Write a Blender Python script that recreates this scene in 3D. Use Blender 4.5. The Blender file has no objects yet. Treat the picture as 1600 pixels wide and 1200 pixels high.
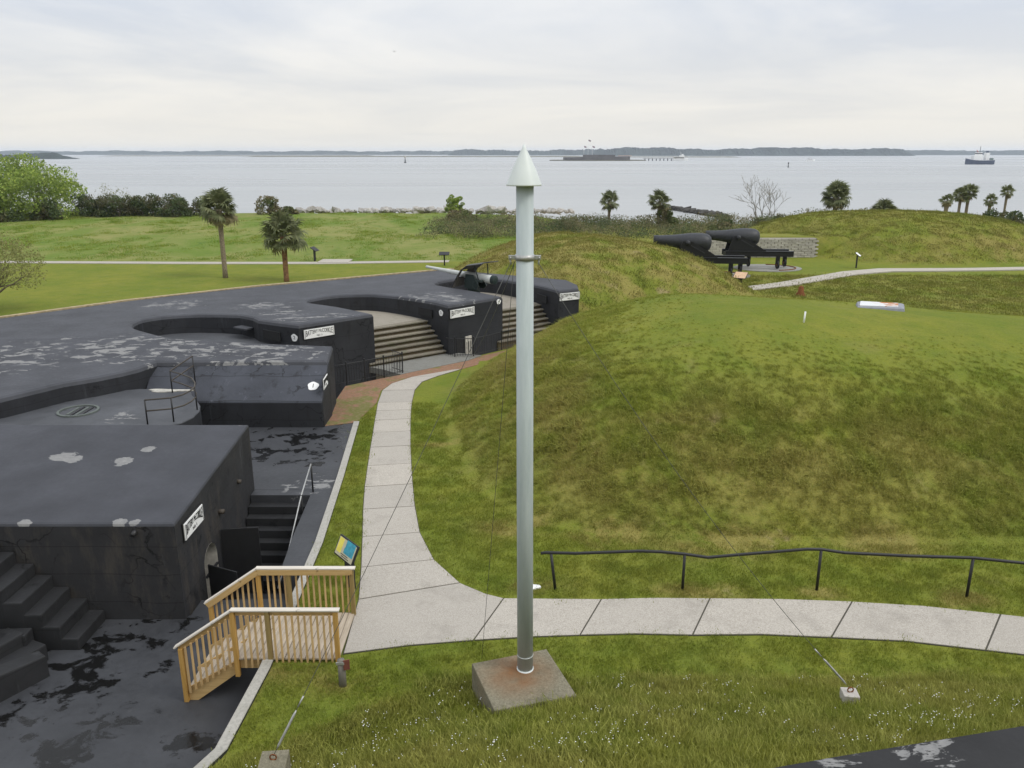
import bpy, bmesh, math, random
import numpy as np
from mathutils import Vector, Matrix, Euler
from mathutils.geometry import delaunay_2d_cdt
from mathutils import noise as mnoise

random.seed(7); rng = np.random.default_rng(7)
PI = math.pi; R = math.radians
sc = bpy.context.scene
col = sc.collection

# ------------------------------------------------------------------ camera
cd = bpy.data.cameras.new('camera'); cam = bpy.data.objects.new('camera', cd); col.objects.link(cam)
cd.sensor_width = 36.0; cd.lens = 36.0 * 1260 / 1600; cd.clip_start = 0.1; cd.clip_end = 30000
cam.location = (0, 0, 10); cam.rotation_euler = (R(90) - math.atan(362 / 1260), 0, 0)
sc.camera = cam
# ------------------------------------------------------------------ exposure
sc.view_settings.view_transform = 'Standard'; sc.view_settings.look = 'None'
sc.view_settings.exposure = 0.0; sc.view_settings.gamma = 1.0; sc.view_settings.use_curve_mapping = False
# ------------------------------------------------------------------ world: bright overcast
SUN_EL, SUN_AZ = 50.0, 112.0      # azimuth from +Y towards +X
w = bpy.data.worlds.new('World'); sc.world = w; w.use_nodes = True
nt = w.node_tree; nt.nodes.clear()
def wn(t, **k):
    n = nt.nodes.new(t)
    for a, b in k.items(): setattr(n, a, b)
    return n
def wl(a, b): nt.links.new(a, b)
sky = wn('ShaderNodeTexSky', sky_type='NISHITA'); sky.sun_disc = False
sky.sun_elevation = R(SUN_EL); sky.sun_rotation = R(SUN_AZ); sky.dust_density = 2.0
bg1 = wn('ShaderNodeBackground'); bg1.inputs[1].default_value = 0.08
wl(sky.outputs[0], bg1.inputs[0])
tc = wn('ShaderNodeTexCoord'); sep = wn('ShaderNodeSeparateXYZ'); wl(tc.outputs['Generated'], sep.inputs[0])
mx = wn('ShaderNodeMath', operation='MAXIMUM'); wl(sep.outputs[2], mx.inputs[0]); mx.inputs[1].default_value = 0.0
ad = wn('ShaderNodeMath', operation='ADD'); wl(mx.outputs[0], ad.inputs[0]); ad.inputs[1].default_value = 0.10
dx = wn('ShaderNodeMath', operation='DIVIDE'); wl(sep.outputs[0], dx.inputs[0]); wl(ad.outputs[0], dx.inputs[1])
dy = wn('ShaderNodeMath', operation='DIVIDE'); wl(sep.outputs[1], dy.inputs[0]); wl(ad.outputs[0], dy.inputs[1])
cb = wn('ShaderNodeCombineXYZ'); wl(dx.outputs[0], cb.inputs[0]); wl(dy.outputs[0], cb.inputs[1])
n1 = wn('ShaderNodeTexNoise'); n1.inputs['Scale'].default_value = 0.42; n1.inputs['Detail'].default_value = 7; n1.inputs['Roughness'].default_value = 0.56
n1.inputs['Distortion'].default_value = 0.5
wl(cb.outputs[0], n1.inputs['Vector'])
cr = wn('ShaderNodeValToRGB'); wl(n1.outputs[0], cr.inputs[0])
cr.color_ramp.elements[0].position = 0.40; cr.color_ramp.elements[0].color = (0.72, 0.77, 0.85, 1)
cr.color_ramp.elements[1].position = 0.60; cr.color_ramp.elements[1].color = (0.96, 0.965, 0.965, 1)
hr = wn('ShaderNodeValToRGB'); wl(mx.outputs[0], hr.inputs[0])       # cream towards the horizon
hr.color_ramp.elements[0].position = 0.0; hr.color_ramp.elements[0].color = (0.85, 0.85, 0.85, 1)
hr.color_ramp.elements[1].position = 0.145; hr.color_ramp.elements[1].color = (0, 0, 0, 1)
mc = wn('ShaderNodeMixRGB'); wl(hr.outputs[0], mc.inputs[0]); wl(cr.outputs[0], mc.inputs[1]); mc.inputs[2].default_value = (0.95, 0.90, 0.795, 1)
up = wn('ShaderNodeMapRange'); wl(mx.outputs[0], up.inputs[0])       # overcast sky is brighter overhead
up.inputs[1].default_value = 0.15; up.inputs[2].default_value = 1.0; up.inputs[3].default_value = 0.97; up.inputs[4].default_value = 1.7
bg2 = wn('ShaderNodeBackground'); wl(mc.outputs[0], bg2.inputs[0]); wl(up.outputs[0], bg2.inputs[1])
ms = wn('ShaderNodeMixShader'); ms.inputs[0].default_value = 0.95; wl(bg1.outputs[0], ms.inputs[1]); wl(bg2.outputs[0], ms.inputs[2])
wo = wn('ShaderNodeOutputWorld'); wl(ms.outputs[0], wo.inputs[0])
# ------------------------------------------------------------------ sun
sl = bpy.data.lights.new('sun', 'SUN'); sl.energy = 1.5; sl.angle = R(20); sl.color = (1.0, 0.96, 0.9)
so = bpy.data.objects.new('sun', sl); col.objects.link(so)
a, e = R(SUN_AZ), R(SUN_EL)
so.rotation_euler = Vector((math.sin(a) * math.cos(e), math.cos(a) * math.cos(e), math.sin(e))).to_track_quat('Z', 'Y').to_euler()

# ================================================================== materials
class MB:
    def __init__(s, name, rough=0.9, spec=0.3, metal=0.0):
        s.m = bpy.data.materials.new(name); s.m.use_nodes = True; s.t = s.m.node_tree; s.t.nodes.clear()
        s.b = s.n('ShaderNodeBsdfPrincipled'); s.o = s.n('ShaderNodeOutputMaterial')
        s.l(s.b.outputs[0], s.o.inputs[0])
        s.b.inputs['Roughness'].default_value = rough; s.b.inputs['Specular IOR Level'].default_value = spec; s.b.inputs['Metallic'].default_value = metal
        s.pos = s.n('ShaderNodeNewGeometry').outputs['Position']
    def n(s, t, **k):
        x = s.t.nodes.new(t)
        for a_, b_ in k.items(): setattr(x, a_, b_)
        return x
    def l(s, a_, b_): s.t.links.new(a_, b_)
    def map(s, scale=(1, 1, 1), vec=None, rot=(0, 0, 0)):
        m = s.n('ShaderNodeMapping'); m.inputs['Scale'].default_value = scale; m.inputs['Rotation'].default_value = rot
        s.l(vec or s.pos, m.inputs[0]); return m.outputs[0]
    def noise(s, scale, detail=4, rough=0.55, vec=None, dist=0.0):
        x = s.n('ShaderNodeTexNoise'); x.inputs['Scale'].default_value = scale; x.inputs['Detail'].default_value = detail
        x.inputs['Roughness'].default_value = rough; x.inputs['Distortion'].default_value = dist
        s.l(vec or s.pos, x.inputs['Vector']); return x.outputs[0]
    def rng(s, v, a_, b_, c=0.0, d=1.0):
        x = s.n('ShaderNodeMapRange'); s.l(v, x.inputs[0])
        for i, q in enumerate((a_, b_, c, d)): x.inputs[i + 1].default_value = q
        return x.outputs[0]
    def math(s, op, a_, b_=0.0):
        x = s.n('ShaderNodeMath', operation=op); x.use_clamp = False
        for i, q in enumerate((a_, b_)):
            if isinstance(q, (int, float)): x.inputs[i].default_value = q
            else: s.l(q, x.inputs[i])
        return x.outputs[0]
    def mix(s, f, a_, b_, bt='MIX'):
        x = s.n('ShaderNodeMixRGB', blend_type=bt)
        for i, q in enumerate((f, a_, b_)):
            if isinstance(q, (int, float)): x.inputs[i].default_value = q
            elif isinstance(q, tuple): x.inputs[i].default_value = (*q, 1)
            else: s.l(q, x.inputs[i])
        return x.outputs[0]
    def attr(s, name, typ='GEOMETRY', fac=True):
        x = s.n('ShaderNodeAttribute'); x.attribute_name = name; x.attribute_type = typ
        return x.outputs['Fac'] if fac else x.outputs['Color']
    def color(s, c):
        if isinstance(c, tuple): s.b.inputs['Base Color'].default_value = (*c, 1)
        else: s.l(c, s.b.inputs['Base Color'])
    def bump(s, h, strength=0.5, dist=0.02):
        x = s.n('ShaderNodeBump'); x.inputs['Strength'].default_value = strength; x.inputs['Distance'].default_value = dist
        s.l(h, x.inputs['Height']); s.l(x.outputs[0], s.b.inputs['Normal'])
    def near(s, pt, r0, r1):      # 1 inside r0, 0 outside r1
        x = s.n('ShaderNodeVectorMath', operation='DISTANCE'); s.l(s.pos, x.inputs[0]); x.inputs[1].default_value = pt
        return s.rng(x.outputs['Value'], r0, r1, 1.0, 0.0)

def simple(name, c, rough=0.7, spec=0.3, metal=0.0, var=0.12, scale=6.0, bump=0.0, bs=30.0):
    b = MB(name, rough, spec, metal)
    n = b.noise(scale, 5)
    lo = tuple(x * (1 - var) for x in c); hi = tuple(min(1, x * (1 + var)) for x in c)
    b.color(b.mix(b.rng(n, 0.3, 0.7), lo, hi))
    if bump: b.bump(b.noise(bs, 4), bump, 0.02)
    return b.m

def grass_color(b, dry, lush=None):
    big = b.noise(0.16, 3); mid = b.noise(0.9, 4, 0.6); fine = b.noise(7.0, 5, 0.7)
    c = b.mix(b.rng(big, 0.35, 0.65), (0.140, 0.180, 0.018), (0.205, 0.215, 0.028))
    c = b.mix(b.rng(mid, 0.42, 0.72, 0, 0.6), c, (0.090, 0.148, 0.014))
    dr = b.math('MULTIPLY', dry, b.rng(b.noise(0.42, 6, 0.68, None, 0.4), 0.42, 0.60, 1.45, 0.12))
    c = b.mix(b.rng(dr, 0.0, 1.0, 0.0, 1.0), c, (0.255, 0.215, 0.062))
    pat = b.math('MULTIPLY', b.rng(b.noise(0.55, 5, 0.65), 0.60, 0.72), b.math('ADD', dry, 0.12))
    c = b.mix(pat, c, (0.32, 0.25, 0.13))
    c = b.mix(b.rng(fine, 0.45, 0.75, 0, 0.45), c, (0.075, 0.10, 0.02))
    c = b.mix(b.rng(b.noise(19.0, 3, 0.7), 0.5, 0.72, 0, 0.4), c, (0.27, 0.27, 0.075))
    return c, fine, mid

def m_ground():
    b = MB('ground_grass', 0.95, 0.1)
    dry = b.attr('dry'); sand = b.attr('sand'); rough = b.attr('rough')
    c, fine, mid = grass_color(b, dry)
    f2 = b.noise(22.0, 4, 0.7)
    c = b.mix(b.rng(f2, 0.42, 0.72, 0, 0.35), c, (0.085, 0.11, 0.03))
    # rough field: lush green tussocks, dark weeds and straw streaks
    fm = b.noise(0.11, 7, 0.68, b.map((1.0, 0.55, 1)), 0.8)
    fg = b.mix(b.rng(fm, 0.40, 0.60), (0.125, 0.180, 0.030), (0.225, 0.225, 0.075))
    fg = b.mix(b.rng(b.noise(0.5, 5, 0.7, b.map((1.0, 0.7, 1))), 0.56, 0.66, 0, 0.8), fg, (0.075, 0.135, 0.022))
    c = b.mix(rough, c, fg)
    c = b.mix(sand, c, b.mix(b.rng(fine, 0.3, 0.7), (0.42, 0.36, 0.27), (0.30, 0.25, 0.18)))
    b.color(c)
    h = b.math('ADD', b.math('MULTIPLY', fine, 1.0), b.math('MULTIPLY', f2, 0.4))
    h = b.math('ADD', h, b.math('MULTIPLY', b.noise(1.6, 4), 2.0))
    b.bump(h, 0.55, 0.10)
    return b.m

def m_blade(name, tip=(0.30, 0.31, 0.08), amt=0.45, gain=1.45):
    b = MB(name, 0.75, 0.15)
    dry = b.attr('dry', 'INSTANCER')
    c, f, m = grass_color(b, dry)
    tint = b.attr('tint', 'INSTANCER')
    c = b.mix(b.rng(tint, 0.0, 1.0, 0.0, amt), c, tip)
    c = b.mix(1.0, c, (gain, gain, gain), 'MULTIPLY')
    b.color(c)
    tr = b.n('ShaderNodeBsdfTranslucent'); b.l(c, tr.inputs[0])
    ms_ = b.n('ShaderNodeMixShader'); ms_.inputs[0].default_value = 0.4
    b.l(b.b.outputs[0], ms_.inputs[1]); b.l(tr.outputs[0], ms_.inputs[2]); b.l(ms_.outputs[0], b.o.inputs[0])
    return b.m

def m_leaf(name, c1, c2, c3=None):
    b = MB(name, 0.65, 0.25)
    g = b.n('ShaderNodeNewGeometry')
    r = g.outputs['Random Per Island']
    c = b.mix(r, c1, c2)
    if c3: c = b.mix(b.rng(b.noise(0.5, 3), 0.45, 0.62), c, c3)
    b.color(c)
    tr = b.n('ShaderNodeBsdfTranslucent'); b.l(c, tr.inputs[0])
    ms_ = b.n('ShaderNodeMixShader'); ms_.inputs[0].default_value = 0.3
    b.l(b.b.outputs[0], ms_.inputs[1]); b.l(tr.outputs[0], ms_.inputs[2]); b.l(ms_.outputs[0], b.o.inputs[0])
    return b.m

def m_black(name, base, patches=(), wet=(), stain=0.5, warm=0.0, rough=0.62, pth=(0.50, 0.56), blob=False, detail=False):
    b = MB(name, rough, 0.22)
    big = b.noise(0.7, 5, 0.6); fine = b.noise(9, 6, 0.65); vert = b.noise(1.4, 6, 0.7, b.map((1, 1, 0.18)))
    lo = tuple(x * 0.72 for x in base); hi = tuple(x * 1.25 for x in base)
    c = b.mix(b.rng(big, 0.3, 0.7), lo, hi)
    c = b.mix(b.rng(fine, 0.35, 0.75, 0, 0.35), c, tuple(x * 1.5 for x in base))
    c = b.mix(b.rng(vert, 0.56, 0.70, 0, stain), c, (0.018, 0.018, 0.019))
    if warm: c = b.mix(b.rng(b.noise(2.2, 5, 0.7, b.map((1, 1, 0.3))), 0.5, 0.75, 0, warm), c, (0.12, 0.10, 0.075))
    if detail:
        vo = b.n('ShaderNodeTexVoronoi', feature='DISTANCE_TO_EDGE'); vo.inputs['Scale'].default_value = 0.75; wv = b.n('ShaderNodeVectorMath', operation='ADD')
        nz = b.n('ShaderNodeTexNoise'); nz.inputs['Scale'].default_value = 1.6; nz.inputs['Detail'].default_value = 5; b.l(b.pos, nz.inputs['Vector']); b.l(b.pos, wv.inputs[0]); b.l(nz.outputs['Color'], wv.inputs[1]); b.l(wv.outputs[0], vo.inputs['Vector'])
        crack = b.math('MULTIPLY', b.rng(vo.outputs['Distance'], 0.004, 0.022, 1, 0), b.rng(b.noise(0.6, 3), 0.48, 0.6))
        c = b.mix(b.math('MULTIPLY', crack, 0.85), c, (0.006, 0.006, 0.006))
        sx = b.n('ShaderNodeSeparateXYZ'); b.l(b.pos, sx.inputs[0]); zz = b.math('ADD', b.math('MULTIPLY', sx.outputs[2], 1.35), b.math('MULTIPLY', b.noise(0.5, 2), 0.25))
        ln = b.math('ABSOLUTE', b.math('SUBTRACT', b.math('FRACT', zz), 0.5)); c = b.mix(b.rng(ln, 0.006, 0.022, 0.5, 0), c, (0.008, 0.008, 0.008))
        c = b.mix(b.rng(b.noise(2.6, 6, 0.75, b.map((1, 1, 0.10))), 0.60, 0.72, 0, 0.65), c, tuple(x * 2.6 for x in base))
        c = b.mix(b.rng(b.noise(1.7, 5, 0.7), 0.62, 0.70, 0, 0.8), c, (0.010, 0.010, 0.011))
    speck = b.rng(b.noise(1.1, 7, 0.72), 0.68, 0.72, 0, 0.5)
    if patches:
        tot = None
        for (x, y, z, r) in patches:
            q = b.near((x, y, z), r * 0.35, r)
            tot = q if tot is None else b.math('MAXIMUM', tot, q)
        pn = b.noise(2.0, 7, 0.66, b.map((0.7, 1.5, 1), rot=(0, 0, -0.35)), 0.5)
        if blob:
            msk = b.math('MULTIPLY', b.rng(b.math('ADD', tot, b.math('MULTIPLY', pn, 2.8)), 2.02, 2.10), b.rng(tot, 0.02, 0.1))
        else:
            th = b.math('ADD', pn, b.math('MULTIPLY', tot, 0.12))
            msk = b.math('MULTIPLY', b.rng(th, pth[0] + .135, pth[1] + .10), b.rng(tot, 0.02, 0.25))
        msk = b.math('MAXIMUM', msk, b.math('MULTIPLY', speck, 0.6))
        c = b.mix(msk, c, b.mix(b.rng(fine, .3, .7), (0.165, 0.165, 0.165), (0.25, 0.247, 0.24)))
    rr = b.rng(fine, 0.3, 0.7, rough - .08, rough + 0.12)
    if wet:
        tot = None
        for (x, y, z, r) in wet:
            q = b.near((x, y, z), r * 0.3, r)
            tot = q if tot is None else b.math('MAXIMUM', tot, q)
        wn_ = b.noise(1.6, 7, 0.62, b.map((1, 1.2, 1)), 0.35)
        mk = b.math('MULTIPLY', b.rng(b.math('ADD', wn_, b.math('MULTIPLY', tot, 0.11)), 0.60, 0.665), b.rng(tot, 0.02, 0.2))
        c = b.mix(mk, c, (0.008, 0.008, 0.008))
        rr = b.mix(mk, rr, (0.05, 0.05, 0.05))
    b.color(c); b.l(rr, b.b.inputs['Roughness'])
    b.bump(b.math('ADD', b.math('MULTIPLY', fine, 0.6), b.math('MULTIPLY', big, 1.5)), 0.25, 0.03)
    return b.m

def m_walk():
    b = MB('sidewalk_concrete', 0.92, 0.2)
    f = b.noise(38, 5, 0.8); g = b.noise(1.3, 5, 0.6); h = b.noise(12, 5, 0.7)
    ob = b.n('ShaderNodeObjectInfo').outputs['Random']
    c = b.mix(b.rng(f, 0.35, 0.65), (0.24, 0.215, 0.18), (0.56, 0.52, 0.46))
    c = b.mix(b.rng(g, 0.35, 0.7, 0, 0.35), c, (0.46, 0.425, 0.375))
    c = b.mix(b.rng(h, 0.55, 0.75, 0, 0.3), c, (0.22, 0.20, 0.17))
    c = b.mix(b.math('MULTIPLY', ob, 0.42), c, (0.30, 0.28, 0.25))
    c = b.mix(b.rng(b.noise(0.8, 6, 0.7), 0.54, 0.70, 0, 0.45), c, (0.24, 0.22, 0.19))
    b.color(c); b.bump(f, 0.5, 0.01)
    return b.m

def m_wood(name, c1, c2, axis='x', scale=3.0):
    b = MB(name, 0.8, 0.2)
    ti = b.n('ShaderNodeTexCoord').outputs['Object']
    ob = b.n('ShaderNodeObjectInfo').outputs['Random']
    sc_ = {'x': (0.6, 9, 9), 'y': (9, 0.6, 9), 'z': (9, 9, 0.6)}[axis]
    n = b.noise(scale, 5, 0.6, b.map(sc_, ti))
    c = b.mix(b.rng(n, 0.3, 0.7), c1, c2)
    c = b.mix(b.math('MULTIPLY', ob, 0.6), c, tuple(x * 0.62 for x in c2))
    c = b.mix(b.rng(b.noise(5.5, 3, 0.5, ti), 0.68, 0.74, 0, 0.7), c, tuple(x * 0.35 for x in c1))
    b.color(c); b.bump(n, 0.3, 0.006)
    return b.m

def m_stone(name, c1, c2, moss=(0.07, 0.085, 0.03), mossamt=0.4):
    b = MB(name, 0.92, 0.2)
    f = b.noise(16, 6, 0.7); g = b.noise(2.0, 5, 0.6)
    ob = b.n('ShaderNodeObjectInfo').outputs['Random']
    c = b.mix(b.rng(f, 0.3, 0.7), c1, c2)
    c = b.mix(b.math('MULTIPLY', ob, 0.5), c, tuple(x * 0.6 for x in c1))
    c = b.mix(b.rng(g, 0.5, 0.7, 0, mossamt), c, moss)
    b.color(c); b.bump(f, 0.6, 0.03)
    return b.m

def m_brick():
    b = MB('brick_paving', 0.9, 0.2)
    br = b.n('ShaderNodeTexBrick'); b.l(b.map((1, 1, 1), rot=(0, 0, 0.66)), br.inputs['Vector'])
    br.inputs['Scale'].default_value = 4.5; br.inputs['Color1'].default_value = (0.30, 0.135, 0.075, 1)
    br.inputs['Color2'].default_value = (0.22, 0.115, 0.07, 1); br.inputs['Mortar'].default_value = (0.17, 0.14, 0.10, 1)
    br.inputs['Mortar Size'].default_value = 0.03
    g = b.noise(1.2, 5, 0.65); g2 = b.noise(6, 5, 0.7)
    c = b.mix(b.rng(b.math('ADD', g, b.math('MULTIPLY', b.near((-6.0, 31.2, 0), 0.5, 3.4), 0.13)), 0.53, 0.66), br.outputs[0], (0.14, 0.14, 0.04))
    c = b.mix(b.rng(g2, 0.45, 0.7, 0, 0.5), c, (0.31, 0.22, 0.15))
    b.color(c); b.bump(br.outputs['Fac'], 0.4, -0.01)
    return b.m

def m_water():
    b = MB('harbour_water', 0.12, 0.5)
    b.b.inputs['IOR'].default_value = 1.33
    big = b.noise(0.004, 4, 0.55, b.map((0.35, 1.6, 1)), 0.4)
    c = b.mix(b.rng(big, 0.35, 0.65), (0.22, 0.235, 0.24), (0.36, 0.37, 0.37)); b.color(c)
    b.l(b.rng(big, 0.35, 0.65, 0.22, 0.34), b.b.inputs['Roughness'])
    w1 = b.noise(0.22, 4, 0.6, b.map((0.45, 1.4, 1))); w2 = b.noise(1.3, 4, 0.6, b.map((0.6, 1.2, 1))); w3 = b.noise(0.03, 3, 0.5, b.map((0.35, 1.8, 1)))
    h = b.math('ADD', b.math('MULTIPLY', w1, 0.9), b.math('MULTIPLY', w2, 0.22)); h = b.math('ADD', h, b.math('MULTIPLY', w3, 3.0))
    b.bump(h, 0.7, 0.55)
    return b.m

M = dict(
    ground=m_ground(), walk=m_walk(), brick=m_brick(), water=m_water(),
    roof=m_black('roof_black_coating', (0.054, 0.056, 0.064),
        patches=[(-10.2, 31.2, 2.3, 3.6), (-16.0, 32.0, 2.3, 2.6), (-19.0, 31.0, 2.3, 3.0), (-13.6, 31.5, 2.3, 2.5), (-9.9, 37.2, 2.6, 1.5), (-11.3, 38.6, 2.6, 1.5), (-12.8, 41.0, 2.5, 2.0), (-8.3, 37.6, 2.6, 1.2), (-4.3, 43.0, 2.6, 2.2), (-3.0, 42.0, 2.6, 1.6), (-17.5, 42.0, 2.5, 2.2)], stain=0.15, rough=0.66),
    nroof=m_black('magazine_roof_coating', (0.048, 0.050, 0.058), patches=[(-12.35, 20.9, 1.9, 0.6), (-12.1, 20.75, 1.9, 0.45), (-10.65, 20.6, 1.88, 0.42), (-10.25, 21.35, 1.94, 0.3), (-9.25, 17.42, 1.61, 0.26), (-8.9, 17.42, 1.61, 0.22), (-11.5, 17.4, 1.6, 0.28)], stain=0.1, rough=0.66, blob=True),
    wall=m_black('black_painted_wall', (0.026, 0.027, 0.031), stain=0.75, detail=True),
    wallb=m_black('sloping_face_coating', (0.052, 0.056, 0.068), stain=0.9, detail=True),
    walln=m_black('weathered_black_wall', (0.030, 0.030, 0.032), stain=0.75, warm=0.4, detail=True),
    plat=m_black('gun_platform_floor', (0.068, 0.071, 0.078), patches=[(-13.0, 25.6, 1.5, 0.8)], stain=0.25),
    court=m_black('court_floor_coating', (0.046, 0.048, 0.053), patches=[(-6.3, 23.4, 0, 1.0)], wet=[(-7.6, 27.2, 0, 2.6), (-9.2, 26.0, 0, 2.2), (-6.4, 28.0, 0, 1.4), (-6.8, 25.2, 0, 1.2), (-9.7, 15.2, -.95, 2.6), (-8.6, 16.6, -.95, 1.5), (-8.6, 13.2, -.95, 1.8), (-6.0, 13.1, -.95, 1.0)], stain=0.3, rough=0.5),
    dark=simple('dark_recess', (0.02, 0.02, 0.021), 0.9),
    iron=simple('black_iron_paint', (0.018, 0.018, 0.019), 0.45, 0.4),
    gun=simple('gun_black_paint', (0.026, 0.028, 0.033), 0.5, 0.4, var=0.25),
    gunc=simple('carriage_black_paint', (0.012, 0.012, 0.013), 0.6, 0.3),
    ggreen=simple('carriage_dark_green', (0.016, 0.028, 0.026), 0.5, 0.4),
    gwhite=simple('gun_pale_paint', (0.50, 0.52, 0.50), 0.5, 0.4, var=0.08),
    shield=simple('gun_shield_paint', (0.02, 0.019, 0.019), 0.5, 0.4),
    white=simple('white_paint', (0.80, 0.80, 0.79), 0.6, 0.3, var=0.04),
    dirtyw=simple('dirty_white_paint', (0.46, 0.44, 0.39), 0.8, 0.2, var=0.25),
    letter=simple('sign_black', (0.02, 0.02, 0.02), 0.6),
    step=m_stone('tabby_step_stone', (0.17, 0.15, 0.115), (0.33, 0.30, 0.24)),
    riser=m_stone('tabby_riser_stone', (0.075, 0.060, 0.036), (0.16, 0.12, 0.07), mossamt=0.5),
    apron=m_stone('apron_concrete', (0.20, 0.20, 0.18), (0.34, 0.33, 0.30), moss=(0.12, 0.11, 0.08)),
    platc=m_stone('platform_concrete', (0.26, 0.235, 0.19), (0.38, 0.345, 0.29), mossamt=0.2),
    bstep=m_black('black_step_coating', (0.024, 0.0245, 0.026), stain=0.8, detail=True),
    curb=m_stone('curb_concrete', (0.30, 0.29, 0.26), (0.50, 0.48, 0.43), moss=(0.2, 0.19, 0.15), mossamt=0.3),
    wpost=m_wood('treated_post_wood', (0.40, 0.225, 0.055), (0.56, 0.34, 0.105), 'z'),
    wbal=m_wood('treated_baluster_wood', (0.44, 0.28, 0.11), (0.66, 0.47, 0.24), 'z'),
    wrail=m_wood('treated_rail_wood', (0.46, 0.29, 0.11), (0.66, 0.46, 0.21), 'x'),
    wcap=m_wood('weathered_cap_wood', (0.54, 0.48, 0.40), (0.78, 0.73, 0.65), 'x'),
    wdeck=m_wood('weathered_deck_wood', (0.30, 0.24, 0.17), (0.55, 0.47, 0.37), 'y'),
    wold=m_wood('old_post_wood', (0.22, 0.16, 0.06), (0.32, 0.23, 0.095), 'z'),
    wgrey=m_wood('grey_weathered_wood', (0.13, 0.12, 0.10), (0.26, 0.24, 0.21), 'z'),
    pole=simple('pole_grey_green_paint', (0.36, 0.43, 0.42), 0.45, 0.4, var=0.10, scale=2.0, bump=0.05, bs=3.0),
    cone=simple('cone_pale_paint', (0.63, 0.67, 0.66), 0.4, 0.4, var=0.04, scale=3.0),
    steel=simple('galvanised_steel', (0.40, 0.40, 0.39), 0.45, 0.5, metal=0.5, var=0.2, scale=20),
    wire=simple('dark_wire', (0.09, 0.09, 0.085), 0.5, 0.4, metal=0.4),
    rust=simple('rusty_iron', (0.17, 0.065, 0.025), 0.9, 0.2, var=0.4, scale=14),
    bark=simple('tree_bark', (0.13, 0.105, 0.08), 0.95, 0.1, var=0.3, scale=12, bump=0.6),
    palmbark=simple('palm_bark', (0.22, 0.18, 0.13), 0.95, 0.1, var=0.35, scale=9, bump=0.7, bs=14),
    barebark=simple('bare_twig_bark', (0.27, 0.25, 0.22), 0.95, 0.1, var=0.2),
    frond=m_leaf('palm_frond', (0.12, 0.14, 0.062), (0.24, 0.25, 0.13)),
    fronddry=m_leaf('dry_palm_frond', (0.20, 0.175, 0.085), (0.28, 0.24, 0.13)),
    leafg=m_leaf('spring_leaves', (0.19, 0.29, 0.05), (0.40, 0.47, 0.11), (0.17, 0.23, 0.06)),
    leafo=m_leaf('olive_leaves', (0.19, 0.20, 0.07), (0.29, 0.28, 0.105)),
    leafd=m_leaf('dark_shrub_leaves', (0.055, 0.085, 0.034), (0.11, 0.145, 0.055), (0.13, 0.12, 0.06)),
    leafb=m_leaf('brown_scrub_leaves', (0.15, 0.135, 0.07), (0.25, 0.21, 0.115), (0.115, 0.145, 0.05)),
    leaff=m_leaf('far_tree_leaves', (0.035, 0.05, 0.03), (0.06, 0.075, 0.04)),
    rock=m_stone('shore_rock', (0.30, 0.285, 0.26), (0.58, 0.55, 0.51), moss=(0.12, 0.11, 0.10), mossamt=0.5),
    drock=simple('dark_jetty_rock', (0.055, 0.052, 0.046), 0.85, 0.3, var=0.4, scale=2),
    block=m_stone('revetment_block', (0.42, 0.39, 0.35), (0.62, 0.59, 0.54), moss=(0.25, 0.22, 0.17), mossamt=0.2),
    mortar=simple('revetment_mortar', (0.22, 0.20, 0.17), 0.95),
    farland=simple('far_shore_trees', (0.030, 0.042, 0.036), 0.95, 0.05, var=0.4, scale=0.02),
    marsh=simple('far_marsh', (0.14, 0.13, 0.09), 0.95, 0.05, var=0.2, scale=0.02),
    fortb=simple('fort_masonry', (0.095, 0.085, 0.08), 0.9, var=0.3, scale=0.1),
    hullb=simple('ship_hull_blue', (0.05, 0.07, 0.12), 0.5), red=simple('red_paint', (0.35, 0.05, 0.03), 0.5),
    panelk=simple('sign_panel_black', (0.02, 0.02, 0.022), 0.5),
    cream=simple('panel_cream', (0.50, 0.47, 0.33), 0.6, var=0.08, scale=9), cyan=simple('panel_cyan', (0.06, 0.32, 0.42), 0.6, var=0.25, scale=12),
    peach=simple('panel_peach', (0.62, 0.42, 0.27), 0.6), yellow=simple('flower_yellow', (0.75, 0.65, 0.12), 0.8),
    ggrey=simple('dull_green_grey_iron', (0.11, 0.125, 0.115), 0.7),
    rustiron=simple('dark_worn_iron', (0.06, 0.05, 0.04), 0.6),
    palmrust=simple('palm_bark_rusty', (0.20, 0.11, 0.06), 0.95, 0.1, var=0.5, scale=5, bump=0.7, bs=14),
    slabw=None, plinth=None)
def _sp():
    b = MB('white_peeling_lid', 0.6, 0.3)
    n = b.noise(3.0, 6, 0.65, b.map((0.7, 1.6, 1)))
    k = b.math('ADD', n, b.math('MULTIPLY', b.near((16.75, 34.9, 3.4), 0.15, 1.1), 0.2))
    b.color(b.mix(b.rng(k, 0.60, 0.64), (0.62, 0.63, 0.64), (0.42, 0.15, 0.03))); return b.m
M['slabw'] = _sp()
def _po():
    b = MB('pole_weathered_paint', 0.5, 0.35)
    a_ = b.noise(1.6, 6, 0.7, b.map((3, 3, 0.35))); f = b.noise(14, 6, 0.75); ch = b.noise(5.0, 7, 0.78, b.map((2, 2, 0.8)))
    c = b.mix(b.rng(a_, 0.3, 0.7), (0.325, 0.375, 0.38), (0.45, 0.50, 0.50))
    c = b.mix(b.rng(f, 0.6, 0.75, 0, 0.4), c, (0.52, 0.56, 0.54)); c = b.mix(b.rng(ch, 0.69, 0.72, 0, 0.8), c, (0.56, 0.58, 0.56)); c = b.mix(b.rng(b.noise(7, 6, 0.8, b.map((2.5, 2.5, 0.3), rot=(0, 0, 1))), 0.72, 0.76, 0, 0.7), c, (0.16, 0.12, 0.08))
    b.color(c); b.bump(a_, 0.08, 0.02); return b.m
M['pole'] = _po()
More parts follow.
